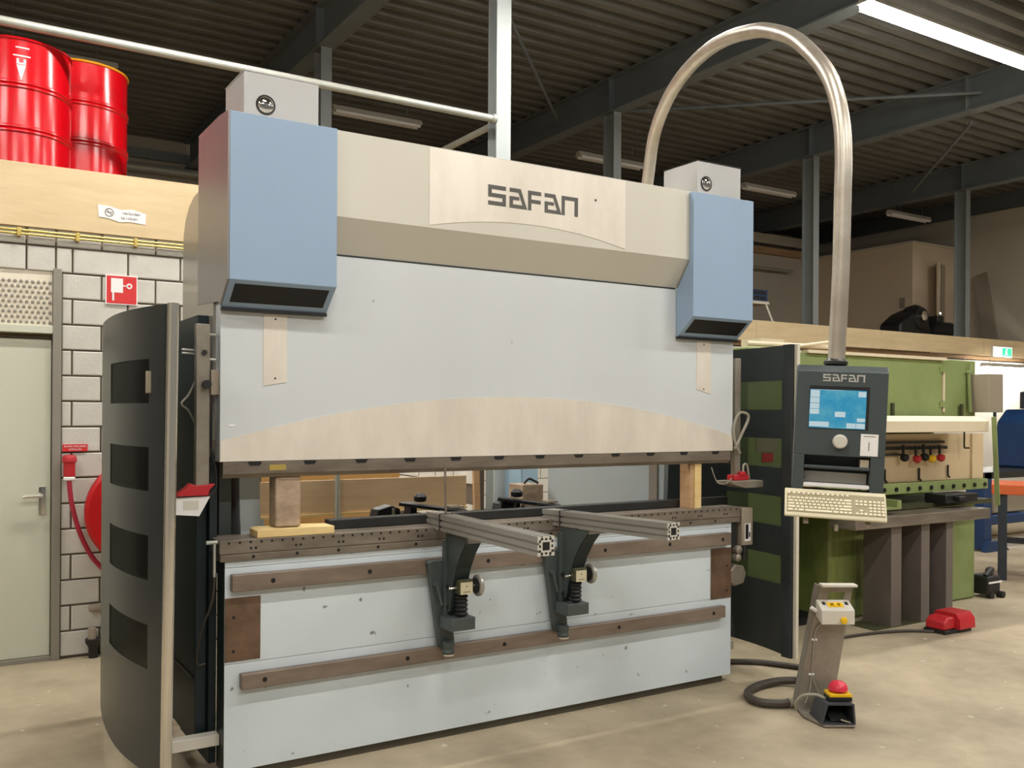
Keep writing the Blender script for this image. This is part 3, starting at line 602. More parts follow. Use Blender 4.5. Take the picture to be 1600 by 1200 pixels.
obj('glove_hook', MB().lathe([(0.01, -0.03), (0.026, -0.02), (0.026, 0.02), (0.01, 0.03)], (3.15, 0, 0.80), 'y', 10).lathe([(0.01, -0.03), (0.024, -0.02), (0.024, 0.02), (0.01, 0.03)], (3.145, 0, 0.75), 'y', 10), m_stand, sb)
obj('gland_box', MB().prism([(3.10, 0.60), (3.11, 0.67), (3.15, 0.705), (3.22, 0.69), (3.245, 0.64), (3.22, 0.58), (3.15, 0.57)], 'y', 0.01, 0.08), m_stand, PB, bevel=0.008)
# curved side doors with tinted windows
plan = [(-0.374 + (0.094 * ((y - 0.35) / 0.6) ** 2 if y < 0.35 else 0.05 * ((y - 0.35) / 0.65) ** 2), y) for y in (-.25, -.21, -.17, -.13, -.08, -.03, .03, .1, .17, .25, .33, .42, .5, .6, .7, .8, .9, 1.0)]
def shell(mb, pts, z0, z1, th, sgn):
    n = len(pts); inn = [(x + sgn * th, y) for x, y in pts]
    return mb.prism(pts + inn[::-1], 'z', z0, z1)
for side in (0, 1):
    f = (lambda p: p) if side == 0 else (lambda p: (3.1 - p[0], p[1]))
    sg_ = 1 if side == 0 else -1
    P = [f(p) for p in plan]
    d = MB()
    shell(d, P[0:4], 0.155, 2.055, 0.022, sg_); shell(d, P[11:], 0.155, 2.055, 0.022, sg_)
    for z0, z1 in ((0.155, 0.577), (0.756, 0.938), (1.12, 1.30), (1.48, 1.66), (1.84, 2.055)): shell(d, P[3:12], z0, z1, 0.022, sg_)
    do = obj('side_door', d, m_teal, PB)
    for z0, z1 in ((0.577, 0.756), (0.938, 1.12), (1.30, 1.48), (1.66, 1.84)):
        q = [(x + sg_ * 0.002, y) for x, y in P[3:12]]
        obj('window_pane', shell(MB(), q, z0 + 0.0005, z1 - 0.0005, 0.004, sg_), m_glass, do)
    if side == 0:
        obj('edge_trim', MB().ring([(-0.268, -0.266, 0.15), (-0.25, -0.266, 2.058)], 0.023, 14), m_trim, do)
        obj('latch', MB().box(-0.328, -0.308, -0.150, -0.131, 1.70, 1.79), m_oldgrey, do, bevel=0.003)
    else:
        obj('edge_trim', MB().box(3.365, 3.39, -0.275, -0.25, 0.15, 2.058), m_cream, do, bevel=0.003)
        obj('inner_stiffener', MB().box(3.345, 3.372, -0.249, -0.18, 0.155, 2.055), m_teal, do)
obj('door_support', MB().box(-0.34, 0.029, 0.06, 0.12, 0.145, 0.195), m_lightgrey, PB, bevel=0.003)
obj('door_support', MB().box(3.101, 3.40, 0.27, 0.33, 0.095, 0.15), m_lightgrey, PB, bevel=0.003)
# back gauge behind the bed
bg = obj('back_gauge', MB().box(0.25, 2.98, 0.62, 0.74, 0.93, 1.02).box(0.25, 2.98, 0.95, 1.0, 0.86, 0.98), m_teal2, PB)
for x in (1.16, 1.79):
    obj('gauge_finger', MB().bar((x - 0.02, 0.56, 1.125), (x + 0.27, 0.34, 1.085), 0.09, 0.018), m_black, bg, bevel=0.002)
    obj('finger_knob', MB().lathe([(0.02, 1.135), (0.034, 1.14), (0.036, 1.165), (0.02, 1.18), (0.005, 1.182)], (x + 0.07, 0.5, 0), 'z', 14), m_black, bg)
    obj('finger_post', MB().box(x + 0.06, x + 0.1, 0.6, 0.68, 1.02, 1.12), m_black, bg)
    obj('finger_clamp', MB().box(x + 0.19, x + 0.27, 0.36, 0.42, 1.105, 1.115).cyl((x + 0.2, 0.42, 1.11), (x + 0.24, 0.36, 1.11), 0.012, 8), m_oldgrey, bg)
for x in (0.97, 1.75):
    obj('gauge_motor', MB().prism([(x, 1.02), (x + 0.02, 1.1), (x + 0.1, 1.12), (x + 0.15, 1.1), (x + 0.16, 1.02)], 'y', 0.52, 0.62), m_black, bg, bevel=0.005)
    obj('motor_bracket', MB().box(x + 0.1, x + 0.11, 0.5, 0.52, 1.02, 1.105).box(x + 0.155, x + 0.165, 0.5, 0.52, 1.02, 1.09), m_oldgrey, bg)

# timber props under the ram
bk = thing('timber_prop', 'round edged weathered timber block propping the ram over the yellow plank', 'wood block', (0.322, 0.07, 1.095))
obj('body', MB().box(0.263, 0.382, 0.02, 0.12, 1.1025, 1.3325), m_wood2, bk, bevel=0.007)
pk = obj('plank', MB().prism([(0.172, 1.0625), (0.535, 1.0625), (0.535, 1.098), (0.42, 1.1015), (0.36, 1.0985), (0.30, 1.1), (0.19, 1.1025), (0.172, 1.095)], 'y', -0.008, 0.115), m_wood, bevel=0.003)
tag(pk, 'short yellow pine plank lying on the die holder under the block', 'plank')
bk2 = thing('timber_prop', 'stack of two yellow pine pieces propping the far end of the ram', 'wood block', (2.82, 0.06, 1.062))
obj('front_piece', MB().box(2.82, 2.872, 0.022, 0.09, 1.0625, 1.3325), m_wood, bk2, bevel=0.002)
obj('rear_piece', MB().box(2.788, 2.819, 0.03, 0.12, 1.0625, 1.3325), m_ply2, bk2, bevel=0.002)

# ================================================================ SHEET SUPPORT ARMS
def support_arm(X, ztop, dx, L, tilt, label, rod):
    t = thing('support_arm', label, 'support arm', (X, -0.04, 0.43), 'sheet support arms on the bed rails')
    # backing plate on the rails
    obj('mount_plate', MB().prism([(X - 0.105, 0.895), (X - 0.09, 0.905), (X - 0.01, 0.905), (X + 0.045, 0.49), (X + 0.03, 0.47), (X - 0.03, 0.47), (X - 0.042, 0.50)], 'y', -0.075, -0.041), m_bracket, t, bevel=0.003)
    # vertical plate carrying the arm (curved front edge)
    e = [(-0.08, ztop - 0.081), (-0.08, 0.66), (-0.125, 0.66), (-0.14, 0.72), (-0.16, 0.80), (-0.195, 0.88), (-0.245, 0.955), (-0.295, 1.01), (-0.295, ztop - 0.081)]
    ca, sa = dx, 1.0
    def along(yy): return X + 0.02 + dx * (yy + 0.05)
    vp = MB(); n = len(e)
    for off in (0,):
        pts0 = [(along(-a_) if False else X - 0.012 - dx * (-a_ - 0.05), a_, b_) for a_, b_ in e]
        pts1 = [(p[0] + 0.016, p[1], p[2]) for p in pts0]
        vp.add(pts0 + pts1, [tuple(range(n)), tuple(range(2 * n - 1, n - 1, -1))] + [(i, (i + 1) % n, n + (i + 1) % n, n + i) for i in range(n)])
    obj('web_plate', vp, m_bracket, t)
    fl = MB()
    pts = [(X - 0.009 - dx * (-a_ - 0.05), a_, b_) for a_, b_ in e[2:8]]
    for i in range(len(pts) - 1):
        a_, b_ = pts[i], pts[i + 1]; w_ = 0.04
        fl.add([(a_[0] + 0.001, a_[1] - .004, a_[2]), (a_[0] + w_ * 2, a_[1] - .004, a_[2]), (b_[0] + w_ * 2, b_[1] - .004, b_[2]), (b_[0] + 0.001, b_[1] - .004, b_[2]),
                (a_[0] + 0.001, a_[1], a_[2]), (a_[0] + w_ * 2, a_[1], a_[2]), (b_[0] + w_ * 2, b_[1], b_[2]), (b_[0] + 0.001, b_[1], b_[2])],
               [(0, 1, 2, 3), (7, 6, 5, 4), (0, 4, 5, 1), (1, 5, 6, 2), (2, 6, 7, 3), (3, 7, 4, 0)])
    obj('curved_flange', fl, m_teal2, t)
    obj('slide_bar', MB().box(X - 0.03, X + 0.035, -0.105, -0.076, 0.60, 1.0), m_bracket, t, bevel=0.002)
    rk = MB()
    for k in range(16): rk.box(X - 0.006, X + 0.01, -0.108, -0.1055, 0.745 + k * 0.016, 0.752 + k * 0.016)
    obj('rack', rk, m_dark, t, kind='stuff')
    obj('foot_block', MB().box(X - 0.045, X + 0.09, -0.20, -0.0755, 0.578, 0.638), m_bracket, t, bevel=0.003)
    obj('handwheel', MB().lathe([(0.008, 0.106), (0.046, 0.108), (0.053, 0.114), (0.053, 0.126), (0.046, 0.132), (0.008, 0.13)], (X + 0.0, -0.17, 0.783), 'x', 24), m_alu, t)
    obj('handwheel_face', MB().lathe([(0.038, 0.1045), (0.038, 0.1058)], (X + 0.0, -0.17, 0.783), 'x', 24), m_darksteel, t)
    dg = obj('gauge_block', MB().box(X, X + 0.075, -0.20, -0.12, 0.752, 0.822), m_olive, t, bevel=0.003)
    obj('dial_face', MB().box(X + 0.006, X + 0.072, -0.2025, -0.2002, 0.752, 0.81), m_keyb, dg)
    obj('dial_print', MB().box(X + 0.02, X + 0.058, -0.2032, -0.2026, 0.762, 0.765).lathe([(0.004, -0.2032), (0.004, -0.2026)], (X + 0.039, 0, 0.791), 'y', 10), m_logo_d, dg)
    obj('shaft', MB().cyl((X - 0.04, -0.17, 0.782), (X - 0.001, -0.17, 0.782), 0.006, 8).cyl((X + 0.075, -0.16, 0.783), (X + 0.107, -0.16, 0.783), 0.008, 8), m_trim, t)
    bl = [(0.012, 0.639)]
    for k in range(5): bl += [(0.03, 0.645 + k * 0.021), (0.034, 0.653 + k * 0.021), (0.026, 0.661 + k * 0.021)]
    bl += [(0.02, 0.751)]
    obj('bellows', MB().lathe(bl, (X + 0.035, -0.155, 0), 'z', 20), m_black, t)
    obj('knob', MB().cyl((X - 0.07, -0.076, 0.795), (X - 0.07, -0.1, 0.795), 0.013, 12).bar((X - 0.07, -0.1, 0.79), (X - 0.045, -0.105, 0.69), 0.01, 0.01), m_bracket, t)
    obj('bolt', MB().cyl((X - 0.015, -0.105, 0.78), (X - 0.015, -0.118, 0.78), 0.011, 8).cyl((X - 0.01, -0.105, 0.68), (X - 0.01, -0.118, 0.68), 0.011, 8).cyl((X, -0.105, 0.65), (X, -0.118, 0.65), 0.011, 8), m_darksteel, t)
    obj('foot_roller', MB().lathe([(0.02, 0.455), (0.03, 0.457), (0.03, 0.468), (0.026, 0.475), (0.03, 0.49), (0.03, 0.51), (0.02, 0.515)], (X - 0.01, -0.11, 0), 'z', 16), m_bracket, t)
    obj('roller_ring', MB().lathe([(0.02, 0.443), (0.031, 0.445), (0.031, 0.4535), (0.02, 0.4545)], (X - 0.01, -0.11, 0), 'z', 16), m_trim, t)
    # aluminium profile
    d_ = Vector((-dx, -1, tilt)).normalized(); r_ = Vector((1, -dx, 0)).normalized(); u_ = r_.cross(d_) * -1
    u_ = d_.cross(r_) if d_.cross(r_).z > 0 else -d_.cross(r_)
    c0 = Vector((X + 0.01 + dx * -0.13, 0.08, ztop - 0.04)); S = 0.04
    sec = [(-1, 1), (-.62, 1), (-.62, .8), (-.38, .8), (-.38, 1), (.38, 1), (.38, .8), (.62, .8), (.62, 1), (1, 1), (1, .62), (.8, .62), (.8, .38), (1, .38), (1, -.38), (.8, -.38), (.8, -.62), (1, -.62), (1, -1),
           (.62, -1), (.62, -.8), (.38, -.8), (.38, -1), (-.38, -1), (-.38, -.8), (-.62, -.8), (-.62, -1), (-1, -1), (-1, -.62), (-.8, -.62), (-.8, -.38), (-1, -.38), (-1, .12), (-.8, .12), (-.8, .38), (-1, .38)]
    sec = sec[:-2] + sec[-2:]
    def secm(l0, l1):
        m_ = MB(); n = len(sec); v = []
        for l_ in (l0, l1): v += [c0 + d_ * l_ + r_ * (a_ * S) + u_ * (b_ * S) for a_, b_ in sec]
        return m_.add(v, [tuple(range(n)), tuple(range(2 * n - 1, n - 1, -1))] + [(i, (i + 1) % n, n + (i + 1) % n, n + i) for i in range(n)])
    pr = obj('arm_profile', secm(0, L), m_alu, t)
    eb = secm(L + 0.0002, L + 0.0022)
    obj('profile_end', eb, m_alu_end, pr)
    ec = MB(); q = c0 + d_ * (L + 0.0025)
    def eq(a0, a1, b0, b1):
        ec.add([q + r_ * a_ * S + u_ * b_ * S for a_, b_ in ((a0, b0), (a1, b0), (a1, b1), (a0, b1))] + [q - d_ * 0.0004 + r_ * a_ * S + u_ * b_ * S for a_, b_ in ((a0, b0), (a1, b0), (a1, b1), (a0, b1))], [(0, 1, 2, 3), (7, 6, 5, 4), (0, 4, 5, 1), (1, 5, 6, 2), (2, 6, 7, 3), (3, 7, 4, 0)])
    eq(-.42, .42, -.42, .42)
    for a_ in (-.5, 0, .5):
        for b_ in (-.72, .72): eq(a_ - .14, a_ + .14, b_ - .1, b_ + .1); eq(b_ - .1, b_ + .1, a_ - .14, a_ + .14)
    obj('profile_hollow', ec, m_dark, pr)
    bk_ = c0 + d_ * 0.19
    obj('end_stop', MB().add([c0 + d_ * l_ + r_ * a_ * S + u_ * b_ * S for l_ in (0.15, 0.158) for a_, b_ in ((-1.06, -1.1), (1.06, -1.1), (1.06, 1.06), (-1.06, 1.06))], [(0, 1, 2, 3), (7, 6, 5, 4), (0, 4, 5, 1), (1, 5, 6, 2), (2, 6, 7, 3), (3, 7, 4, 0)]), m_darksteel, t)
    if rod:
        p = c0 + d_ * 0.14 + u_ * 0.041
        o = obj('steel_rod', MB().cyl(p, (p.x - 0.006, p.y, 1.375), 0.006, 8), m_rail); tag(o, 'thin brown steel rod standing upright on the first support arm', 'rod')
support_arm(1.095, 1.13, 0.045, 1.085, 0.0, 'grey sheet support arm with a thin rod standing at its bed end', True)
support_arm(1.78, 1.108, -0.06, 0.95, 0.018, 'grey sheet support arm farther along the bed towards the control panel', False)

# ================================================================ CONTROL PENDANT
PL = Vector((2.209, -1.49, 1.857)); ph = 0.04
th = math.radians(32 + 15)
px_, py_, pz_ = Vector((math.cos(th), -math.sin(th), 0)), Vector((math.sin(th), math.cos(th), 0)), Vector((0, 0, 1))
lx = px_ * math.cos(ph) - pz_ * math.sin(ph); lz = pz_ * math.cos(ph) + px_ * math.sin(ph)
RP = Matrix((lx, py_, lz)).transposed()
CPn = thing('control_pendant', 'grey control pendant hanging from a tall curved steel tube', 'control panel', PL, rot=RP)
inv = RP.transposed()
arcp = [(2.556, 0.180, 2.913), (2.552, 0.15, 3.05), (2.536, 0.083, 3.26), (2.509, -0.048, 3.411), (2.473, -0.221, 3.506), (2.426, -0.447, 3.555), (2.380, -0.667, 3.550), (2.337, -0.875, 3.505), (2.310, -1.003, 3.459), (2.273, -1.181, 3.360), (2.245, -1.315, 3.241), (2.223, -1.422, 3.116), (2.210, -1.484, 2.993), (2.203, -1.521, 2.845), (2.201, -1.530, 2.707), (2.201, -1.527, 2.573), (2.203, -1.518, 2.235), (2.208, -1.494, 1.868)]
obj('arch_tube', MB().ring([inv @ (Vector(p) - PL) for p in smoothpath(arcp, 4)], 0.0355, 24), m_stain, CPn)
obj('tube_flange', MB().lathe([(0.04, -0.018), (0.05, -0.012), (0.05, 0.0), (0.037, 0.012)], (0, 0, 0), 'z', 20), m_darksteel, CPn)
body = obj('panel_body', MB().prism([(-0.085, -0.046), (-0.05, -0.02), (0.075, -0.02), (0.075, -0.54), (0.03, -0.54), (0.03, -0.40), (-0.085, -0.40)], 'x', -0.156, 0.205), m_panel, CPn, bevel=0.003)
obj('panel_pillar', MB().box(-0.156, -0.113, -0.085, 0.0295, -0.545, -0.4005), m_panel, CPn, bevel=0.002)
obj('panel_pillar', MB().box(0.15, 0.205, -0.085, 0.0295, -0.545, -0.4005), m_panel, CPn, bevel=0.002)
obj('shelf_bar', MB().box(-0.1125, 0.1495, -0.084, 0.029, -0.455, -0.442), m_panel, CPn, bevel=0.003)
obj('back_plate', MB().box(-0.112, 0.145, 0.0, 0.029, -0.516, -0.472), m_lightgrey, CPn)
obj('light_strip', MB().box(-0.1125, 0.1495, -0.084, -0.01, -0.532, -0.517), m_signwhite, CPn, bevel=0.002)
obj('bottom_lip', MB().box(-0.125, 0.17, -0.12, 0.05, -0.575, -0.5455), m_oldgrey, CPn, bevel=0.002)
obj('bezel', MB().box(-0.104, 0.134, -0.0868, -0.0852, -0.287, -0.108), m_dark, CPn)
scr = obj('screen', MB().box(-0.102, 0.122, -0.0885, -0.087, -0.284, -0.123), m_scr, CPn)
for x0, x1, z0, z1 in ((-0.10, -0.063, -0.156, -0.127), (-0.10, -0.063, -0.18, -0.158), (-0.10, -0.063, -0.204, -0.182), (-0.10, -0.063, -0.227, -0.206), (-0.10, -0.022, -0.279, -0.258), (0.048, 0.084, -0.281, -0.26), (0.086, 0.12, -0.281, -0.26), (0.088, 0.12, -0.253, -0.238), (0.09, 0.12, -0.15, -0.128), (0.0, 0.042, -0.236, -0.214), (-0.10, 0.03, -0.1255, -0.124)):
    obj('screen_key', MB().box(x0, x1, -0.0889, -0.0886, z0, z1), m_scr2, scr)
logo(-0.053, -0.088, 0.0302, -0.0868, -0.0852, m_logo_l, body)
obj('knob', MB().lathe([(0.030, -0.0852), (0.030, -0.092), (0.027, -0.095), (0.027, -0.112), (0.024, -0.116), (0.005, -0.117)], (0.026, 0, -0.338), 'y', 28), m_lightgrey, CPn)
stk = obj('paper_sticker', MB().box(0.107, 0.176, -0.0868, -0.0852, -0.393, -0.302), m_signwhite, CPn)
obj('sticker_print', MB().box(0.138, 0.142, -0.0873, -0.0869, -0.372, -0.335).box(0.118, 0.165, -0.0873, -0.0869, -0.313, -0.31), m_greytext, stk)
for xx in (-0.1, 0.14): obj('tray_arm', MB().bar((xx, -0.10, -0.585), (xx, -0.20, -0.675), 0.02, 0.008), m_oldgrey, CPn)
obj('tray_pin', MB().cyl((0.02, -0.19, -0.675), (0.02, -0.19, -0.70), 0.008, 8), m_oldgrey, CPn)
ob = obj('orange_box', MB().box(0.112, 0.146, -0.06, 0.02, -0.4415, -0.41), m_guard); ob.location = PL + RP @ (Vector(ob.location)); ob.rotation_euler = RP.to_euler()
tag(ob, 'small tan box on the upper shelf of the control pendant', 'box')
# keyboard
al = math.radians(40.5)
RK = RP @ Matrix(((1, 0, 0), (0, math.cos(al), -math.sin(al)), (0, math.sin(al), math.cos(al))))
KO = PL + RP @ Vector((-0.186, -0.215, -0.652))
KB = thing('keyboard', 'beige computer keyboard tilted on the tray under the control pendant', 'keyboard', KO, rot=RK); KB.scale = (0.93, 1, 1)
obj('body', MB().prism([(0.0, 0.0), (0.145, 0.0), (0.145, 0.022), (0.13, 0.024), (0.012, 0.014), (0.0, 0.008)], 'x', 0, 0.425), m_keyb, KB, bevel=0.003)
km = MB(); kk = 0.0195
def key(x, y, wd=1.0):
    z0 = 0.012 + y * 0.075
    a = 0.0016; x1 = x + wd * kk - 0.003; y1 = y + kk * 0.82 - 0.003
    km.add([(x, y, z0), (x1, y, z0), (x1, y1, z0), (x, y1, z0), (x + a, y + a, z0 + 0.007), (x1 - a, y + a, z0 + 0.007), (x1 - a, y1 - a, z0 + 0.007), (x + a, y1 - a, z0 + 0.007)],
           [(4, 5, 6, 7), (0, 1, 5, 4), (1, 2, 6, 5), (2, 3, 7, 6), (3, 0, 4, 7)])
for r_, ws_ in enumerate(([1.5, 1, 1.5, 6.5, 1.5, 1, 1, 1.0], [2.0] + [1] * 10 + [3.0], [1.8] + [1] * 11 + [2.2], [1.5] + [1] * 12 + [1.5], [1] * 13 + [2.0])):
    x = 0.013
    for wd in ws_: key(x, 0.018 + r_ * kk * 0.82, wd * 0.93); x += wd * 0.93 * kk
for g_, n_, x0 in ((0, 14, 0.013),):
    for i in range(12): key(0.033 + i * 0.0205, 0.018 + 5.6 * kk * 0.82, 0.85)
    key(0.01, 0.018 + 5.6 * kk * 0.82, 0.85)
for r_ in range(5):
    for i in range(3):
        if r_ == 2 or (r_ == 1 and i != 1): continue
        key(0.296 + i * 0.0178, 0.018 + r_ * kk * 0.82, 0.9)
    for i in range(4): key(0.352 + i * 0.0172, 0.018 + r_ * kk * 0.82, 0.88)
obj('keys', km, m_key, KB, kind='stuff')
obj('key_well', MB().prism([(0.015, 0.0145), (0.122, 0.0225), (0.122, 0.024), (0.015, 0.016)], 'x', 0.009, 0.418), mat('key_gap', (150, 138, 108), 0.6), KB)
ct = obj('keyboard_tray', MB().box(0.0, 0.39, 0.02, 0.14, -0.008, -0.0005), m_oldgrey); ct.matrix_world = (Matrix.Translation(KO) @ RK.to_4x4()) @ Matrix.Translation((0.197, 0.08, -0.008)); ct.parent = CPn; ct.matrix_parent_inverse = CPn.matrix_world.inverted()

# ================================================================ FOOT SWITCH STAND
FO = Vector((2.945, -0.925, 0)); RF = Matrix((Vector((0.853, -0.522, 0)), Vector((0.522, 0.853, 0)), Vector((0, 0, 1)))).transposed()
FS = thing('foot_switch_stand', 'grey foot switch stand with a red mushroom stop button and yellow button', 'foot switch', FO, rot=RF)
obj('base_plate', MB().prism([(-0.07, 0.0), (0.09, 0.0), (0.1, 0.05), (0.1, 0.36), (-0.12, 0.36), (-0.13, 0.16)], 'z', 0.004, 0.014), m_stand, FS, bevel=0.002)
obj('rubber_pad', MB().prism([(-0.06, 0.01), (0.085, 0.01), (0.09, 0.35), (-0.11, 0.35), (-0.118, 0.16)], 'z', 0.0, 0.004), m_black, FS)
col_ = MB()
col_.prism([(-0.132, 0.0145), (0.066, 0.0145), (0.165, 0.61), (-0.022, 0.61)], 'y', 0.28, 0.288)
col_.prism([(-0.022, 0.6101), (0.035, 0.6101), (0.047, 0.655), (-0.008, 0.655)], 'y', 0.28, 0.288).prism([(0.125, 0.6101), (0.165, 0.6101), (0.172, 0.655), (0.132, 0.655)], 'y', 0.28, 0.288)
col_.prism([(-0.008, 0.6551), (0.172, 0.6551), (0.178, 0.69), (-0.002, 0.69)], 'y', 0.28, 0.288)
col_.prism([(-0.132, 0.0145), (-0.124, 0.0145), (-0.002, 0.69), (-0.010, 0.69)], 'y', 0.2881, 0.36)
obj('column', col_, m_stand, FS)
obj('handle_lip', MB().box(-0.01, 0.185, 0.225, 0.288, 0.6902, 0.705), m_lightgrey, FS, bevel=0.004)
ctl = obj('control_box', MB().prism([(0.18, 0.497), (0.2795, 0.525), (0.2795, 0.615), (0.18, 0.575)], 'x', -0.028, 0.152), m_lightgrey, FS, bevel=0.004)
tp = (Vector((0, 0.18, 0.575)), Vector((0, 0.2795, 0.615)))
def toplab(x0, x1, t0, t1, m, nm):
    a_ = tp[0].lerp(tp[1], t0); b_ = tp[0].lerp(tp[1], t1)
    obj(nm, MB().prism([(a_.y, a_.z + 0.0003), (b_.y, b_.z + 0.0003), (b_.y, b_.z + 0.0015), (a_.y, a_.z + 0.0015)], 'x', x0, x1), m, ctl)
toplab(0.02, 0.105, 0.3, 0.75, m_yellow, 'yellow_label'); toplab(0.035, 0.055, 0.4, 0.65, m_dark, 'label_print'); toplab(0.075, 0.09, 0.4, 0.65, m_dark, 'label_print')
toplab(-0.005, 0.012, 0.5, 0.75, m_dark, 'screw'); toplab(0.118, 0.135, 0.5, 0.75, m_dark, 'screw')
obj('yellow_button', MB().lathe([(0.005, 0.150), (0.017, 0.153), (0.019, 0.162), (0.013, 0.168), (0.013, 0.1795)], (0.086, 0, 0.525), 'y', 20), m_yellow, FS)
obj('cable_stub', MB().cyl((-0.06, 0.26, 0.575), (-0.03, 0.26, 0.555), 0.011, 10), m_signwhite, FS)
# pedal hood: open box facing the front
hood = MB(); t_ = 0.006
fr_ = [(-0.086, 0.0145), (0.098, 0.0145), (0.09, 0.122), (-0.054, 0.122)]
ins = [(-0.074, 0.022), (0.088, 0.022), (0.081, 0.114), (-0.047, 0.114)]
n = 4
v = [(x, 0.015, z) for x, z in fr_] + [(x, 0.2, z * 0.9 + 0.001) for x, z in fr_] + [(x, 0.015, z) for x, z in ins] + [(x, 0.18, z) for x, z in ins]
hood.add(v, [(0, 1, 9, 8), (1, 2, 10, 9), (2, 3, 11, 10), (3, 0, 8, 11), (0, 4, 5, 1), (1, 5, 6, 2), (2, 6, 7, 3), (3, 7, 4, 0), (7, 6, 5, 4), (8, 9, 13, 12), (9, 10, 14, 13), (10, 11, 15, 14), (11, 8, 12, 15), (12, 13, 14, 15)])
obj('pedal_hood', hood, mat('hood_plastic', (62, 66, 70), 0.45), FS)
obj('pedal', MB().prism([(0.03, 0.03), (0.17, 0.022), (0.17, 0.075), (0.05, 0.045)], 'x', -0.03, 0.06), m_darksteel, FS, bevel=0.003)
obj('pedal_tread', MB().bar((0.02, 0.025, 0.04), (0.07, 0.02, 0.026), 0.02, 0.006), m_trim, FS)
es = obj('stop_base', MB().box(-0.026, 0.096, 0.06, 0.15, 0.121, 0.142), m_black, FS, bevel=0.003)
obj('yellow_plate', MB().box(-0.024, 0.094, 0.058, 0.152, 0.1425, 0.16), m_yellow, es, bevel=0.003)
obj('mushroom_button', MB().lathe([(0.02, 0.16), (0.02, 0.164), (0.046, 0.166), (0.051, 0.174), (0.05, 0.186), (0.043, 0.202), (0.028, 0.214), (0.01, 0.218), (0.001, 0.2185)], (0.036, 0.108, 0), 'z', 28), mat('mushroom_red', (220, 48, 72), 0.35), es)
obj('control_cable', MB().ring(smoothpath([(0.02, 0.275, 0.505), (-0.02, 0.272, 0.46), (-0.035, 0.274, 0.40), (-0.05, 0.275, 0.2), (-0.06, 0.27, 0.12), (-0.09, 0.26, 0.05)]), 0.004, 8).ring(smoothpath([(-0.05, 0.274, 0.2), (-0.02, 0.268, 0.12), (0.0, 0.25, 0.07)]), 0.003, 6), m_gcable, FS)
obj('cable_tie', MB().box(-0.05, -0.02, 0.272, 0.2798, 0.39, 0.40).box(-0.065, -0.035, 0.272, 0.2798, 0.2, 0.21), m_signwhite, FS)
obj('stop_cable', MB().ring(smoothpath([(-0.025, 0.12, 0.118), (-0.07, 0.15, 0.13), (-0.13, 0.18, 0.115), (-0.16, 0.2, 0.07), (-0.15, 0.22, 0.03)]), 0.008, 8), m_gcable, FS)
fc = obj('power_cable', MB().ring(smoothpath([(2.9, 0.5, 0.0185), (3.2, 0.35, 0.0185), (3.37, 0.265, 0.0185), (3.51, 0.165, 0.0185), (3.60, 0.03, 0.0185), (3.66, -0.08, 0.0185)]), 0.018, 10), m_cable)
tag(fc, 'thick black cable running flat across the floor from behind the bed', 'cable')
lc = obj('looped_cable', MB().ring(smoothpath([(3.18, -0.55, 0.05), (3.3, -0.40, 0.05), (3.35, -0.30, 0.035), (3.26, -0.235, 0.03), (3.10, -0.235, 0.028), (2.95, -0.29, 0.0275), (2.87, -0.385, 0.0275), (2.865, -0.47, 0.0275), (2.93, -0.535, 0.0275), (3.0, -0.56, 0.0275)]), 0.0235, 10), m_cable)
tag(lc, 'thick black cable curled in a loop behind the foot switch stand', 'cable')
pg_ = obj('cable_plug', MB().ring([(2.985, -0.555, 0.0275), (3.03, -0.565, 0.0275), (3.10, -0.575, 0.0275), (3.13, -0.58, 0.03)], [0.027, 0.024, 0.02, 0.018], 10), m_oldgrey, lc)

# ================================================================ GREEN PRESS BEHIND
GP = thing('green_press', 'old green sheet metal press with a board of hanging tools on its front', 'machine', (5.4, 1.0, 0))
obj('main_frame', MB().box(3.97, 6.85, 1.15, 1.6, 0.0, 2.05), m_green, GP)
obj('frame_column', MB().box(3.97, 4.35, 0.70, 1.149, 0.0, 2.12), m_green, GP, bevel=0.01)
obj('bed_leg', MB().box(4.93, 5.62, 0.76, 1.149, 0.004, 0.86), m_green2, GP, bevel=0.02)
obj('bed_leg', MB().box(6.2, 6.88, 0.76, 1.149, 0.004, 0.86), m_green, GP, bevel=0.015)
obj('ram_panel', MB().box(4.36, 6.32, 0.72, 1.149, 1.50, 2.10), m_green, GP, bevel=0.006)
obj('ram_panel', MB().box(6.322, 6.83, 0.735, 1.149, 1.50, 2.115), m_green, GP, bevel=0.006)
obj('top_lip', MB().box(4.6, 6.34, 0.69, 0.76, 2.101, 2.125), m_guard, GP)
for zz in (1.70, 2.0): obj('hinge', MB().cyl((6.32, 0.715, zz), (6.32, 0.715, zz + 0.05), 0.014, 8).box(6.28, 6.36, 0.712, 0.722, zz, zz + 0.05), m_green, GP)
obj('hinge_rod', MB().cyl((6.35, 0.728, 1.66), (6.35, 0.728, 2.05), 0.012, 8), m_guard, GP)
for xx in (5.62, 6.57): obj('guide_pin', MB().box(xx, xx + 0.03, 0.70, 0.719, 1.62, 1.73), m_olive, GP)
obj('side_box', MB().box(6.735, 6.95, 0.55, 0.73, 1.66, 1.995), m_oldgrey, GP, bevel=0.004)
obj('conduit', MB().ring([(6.70, 0.72, 2.02), (6.70, 0.70, 1.66)], 0.016, 8).ring([(6.72, 0.71, 2.10), (6.72, 0.71, 2.02), (6.66, 0.71, 2.01)], 0.01, 8), m_green, GP)
obj('red_notice', MB().box(4.11, 4.225, 0.695, 0.6995, 1.28, 1.345), m_signred, GP)
obj('grey_panel', MB().box(4.05, 4.28, 0.697, 0.6995, 1.35, 1.46), m_oldgrey, GP)
obj('tool_board', MB().box(4.36, 6.885, 0.71, 0.735, 1.075, 1.475), m_mdf, GP, bevel=0.003)
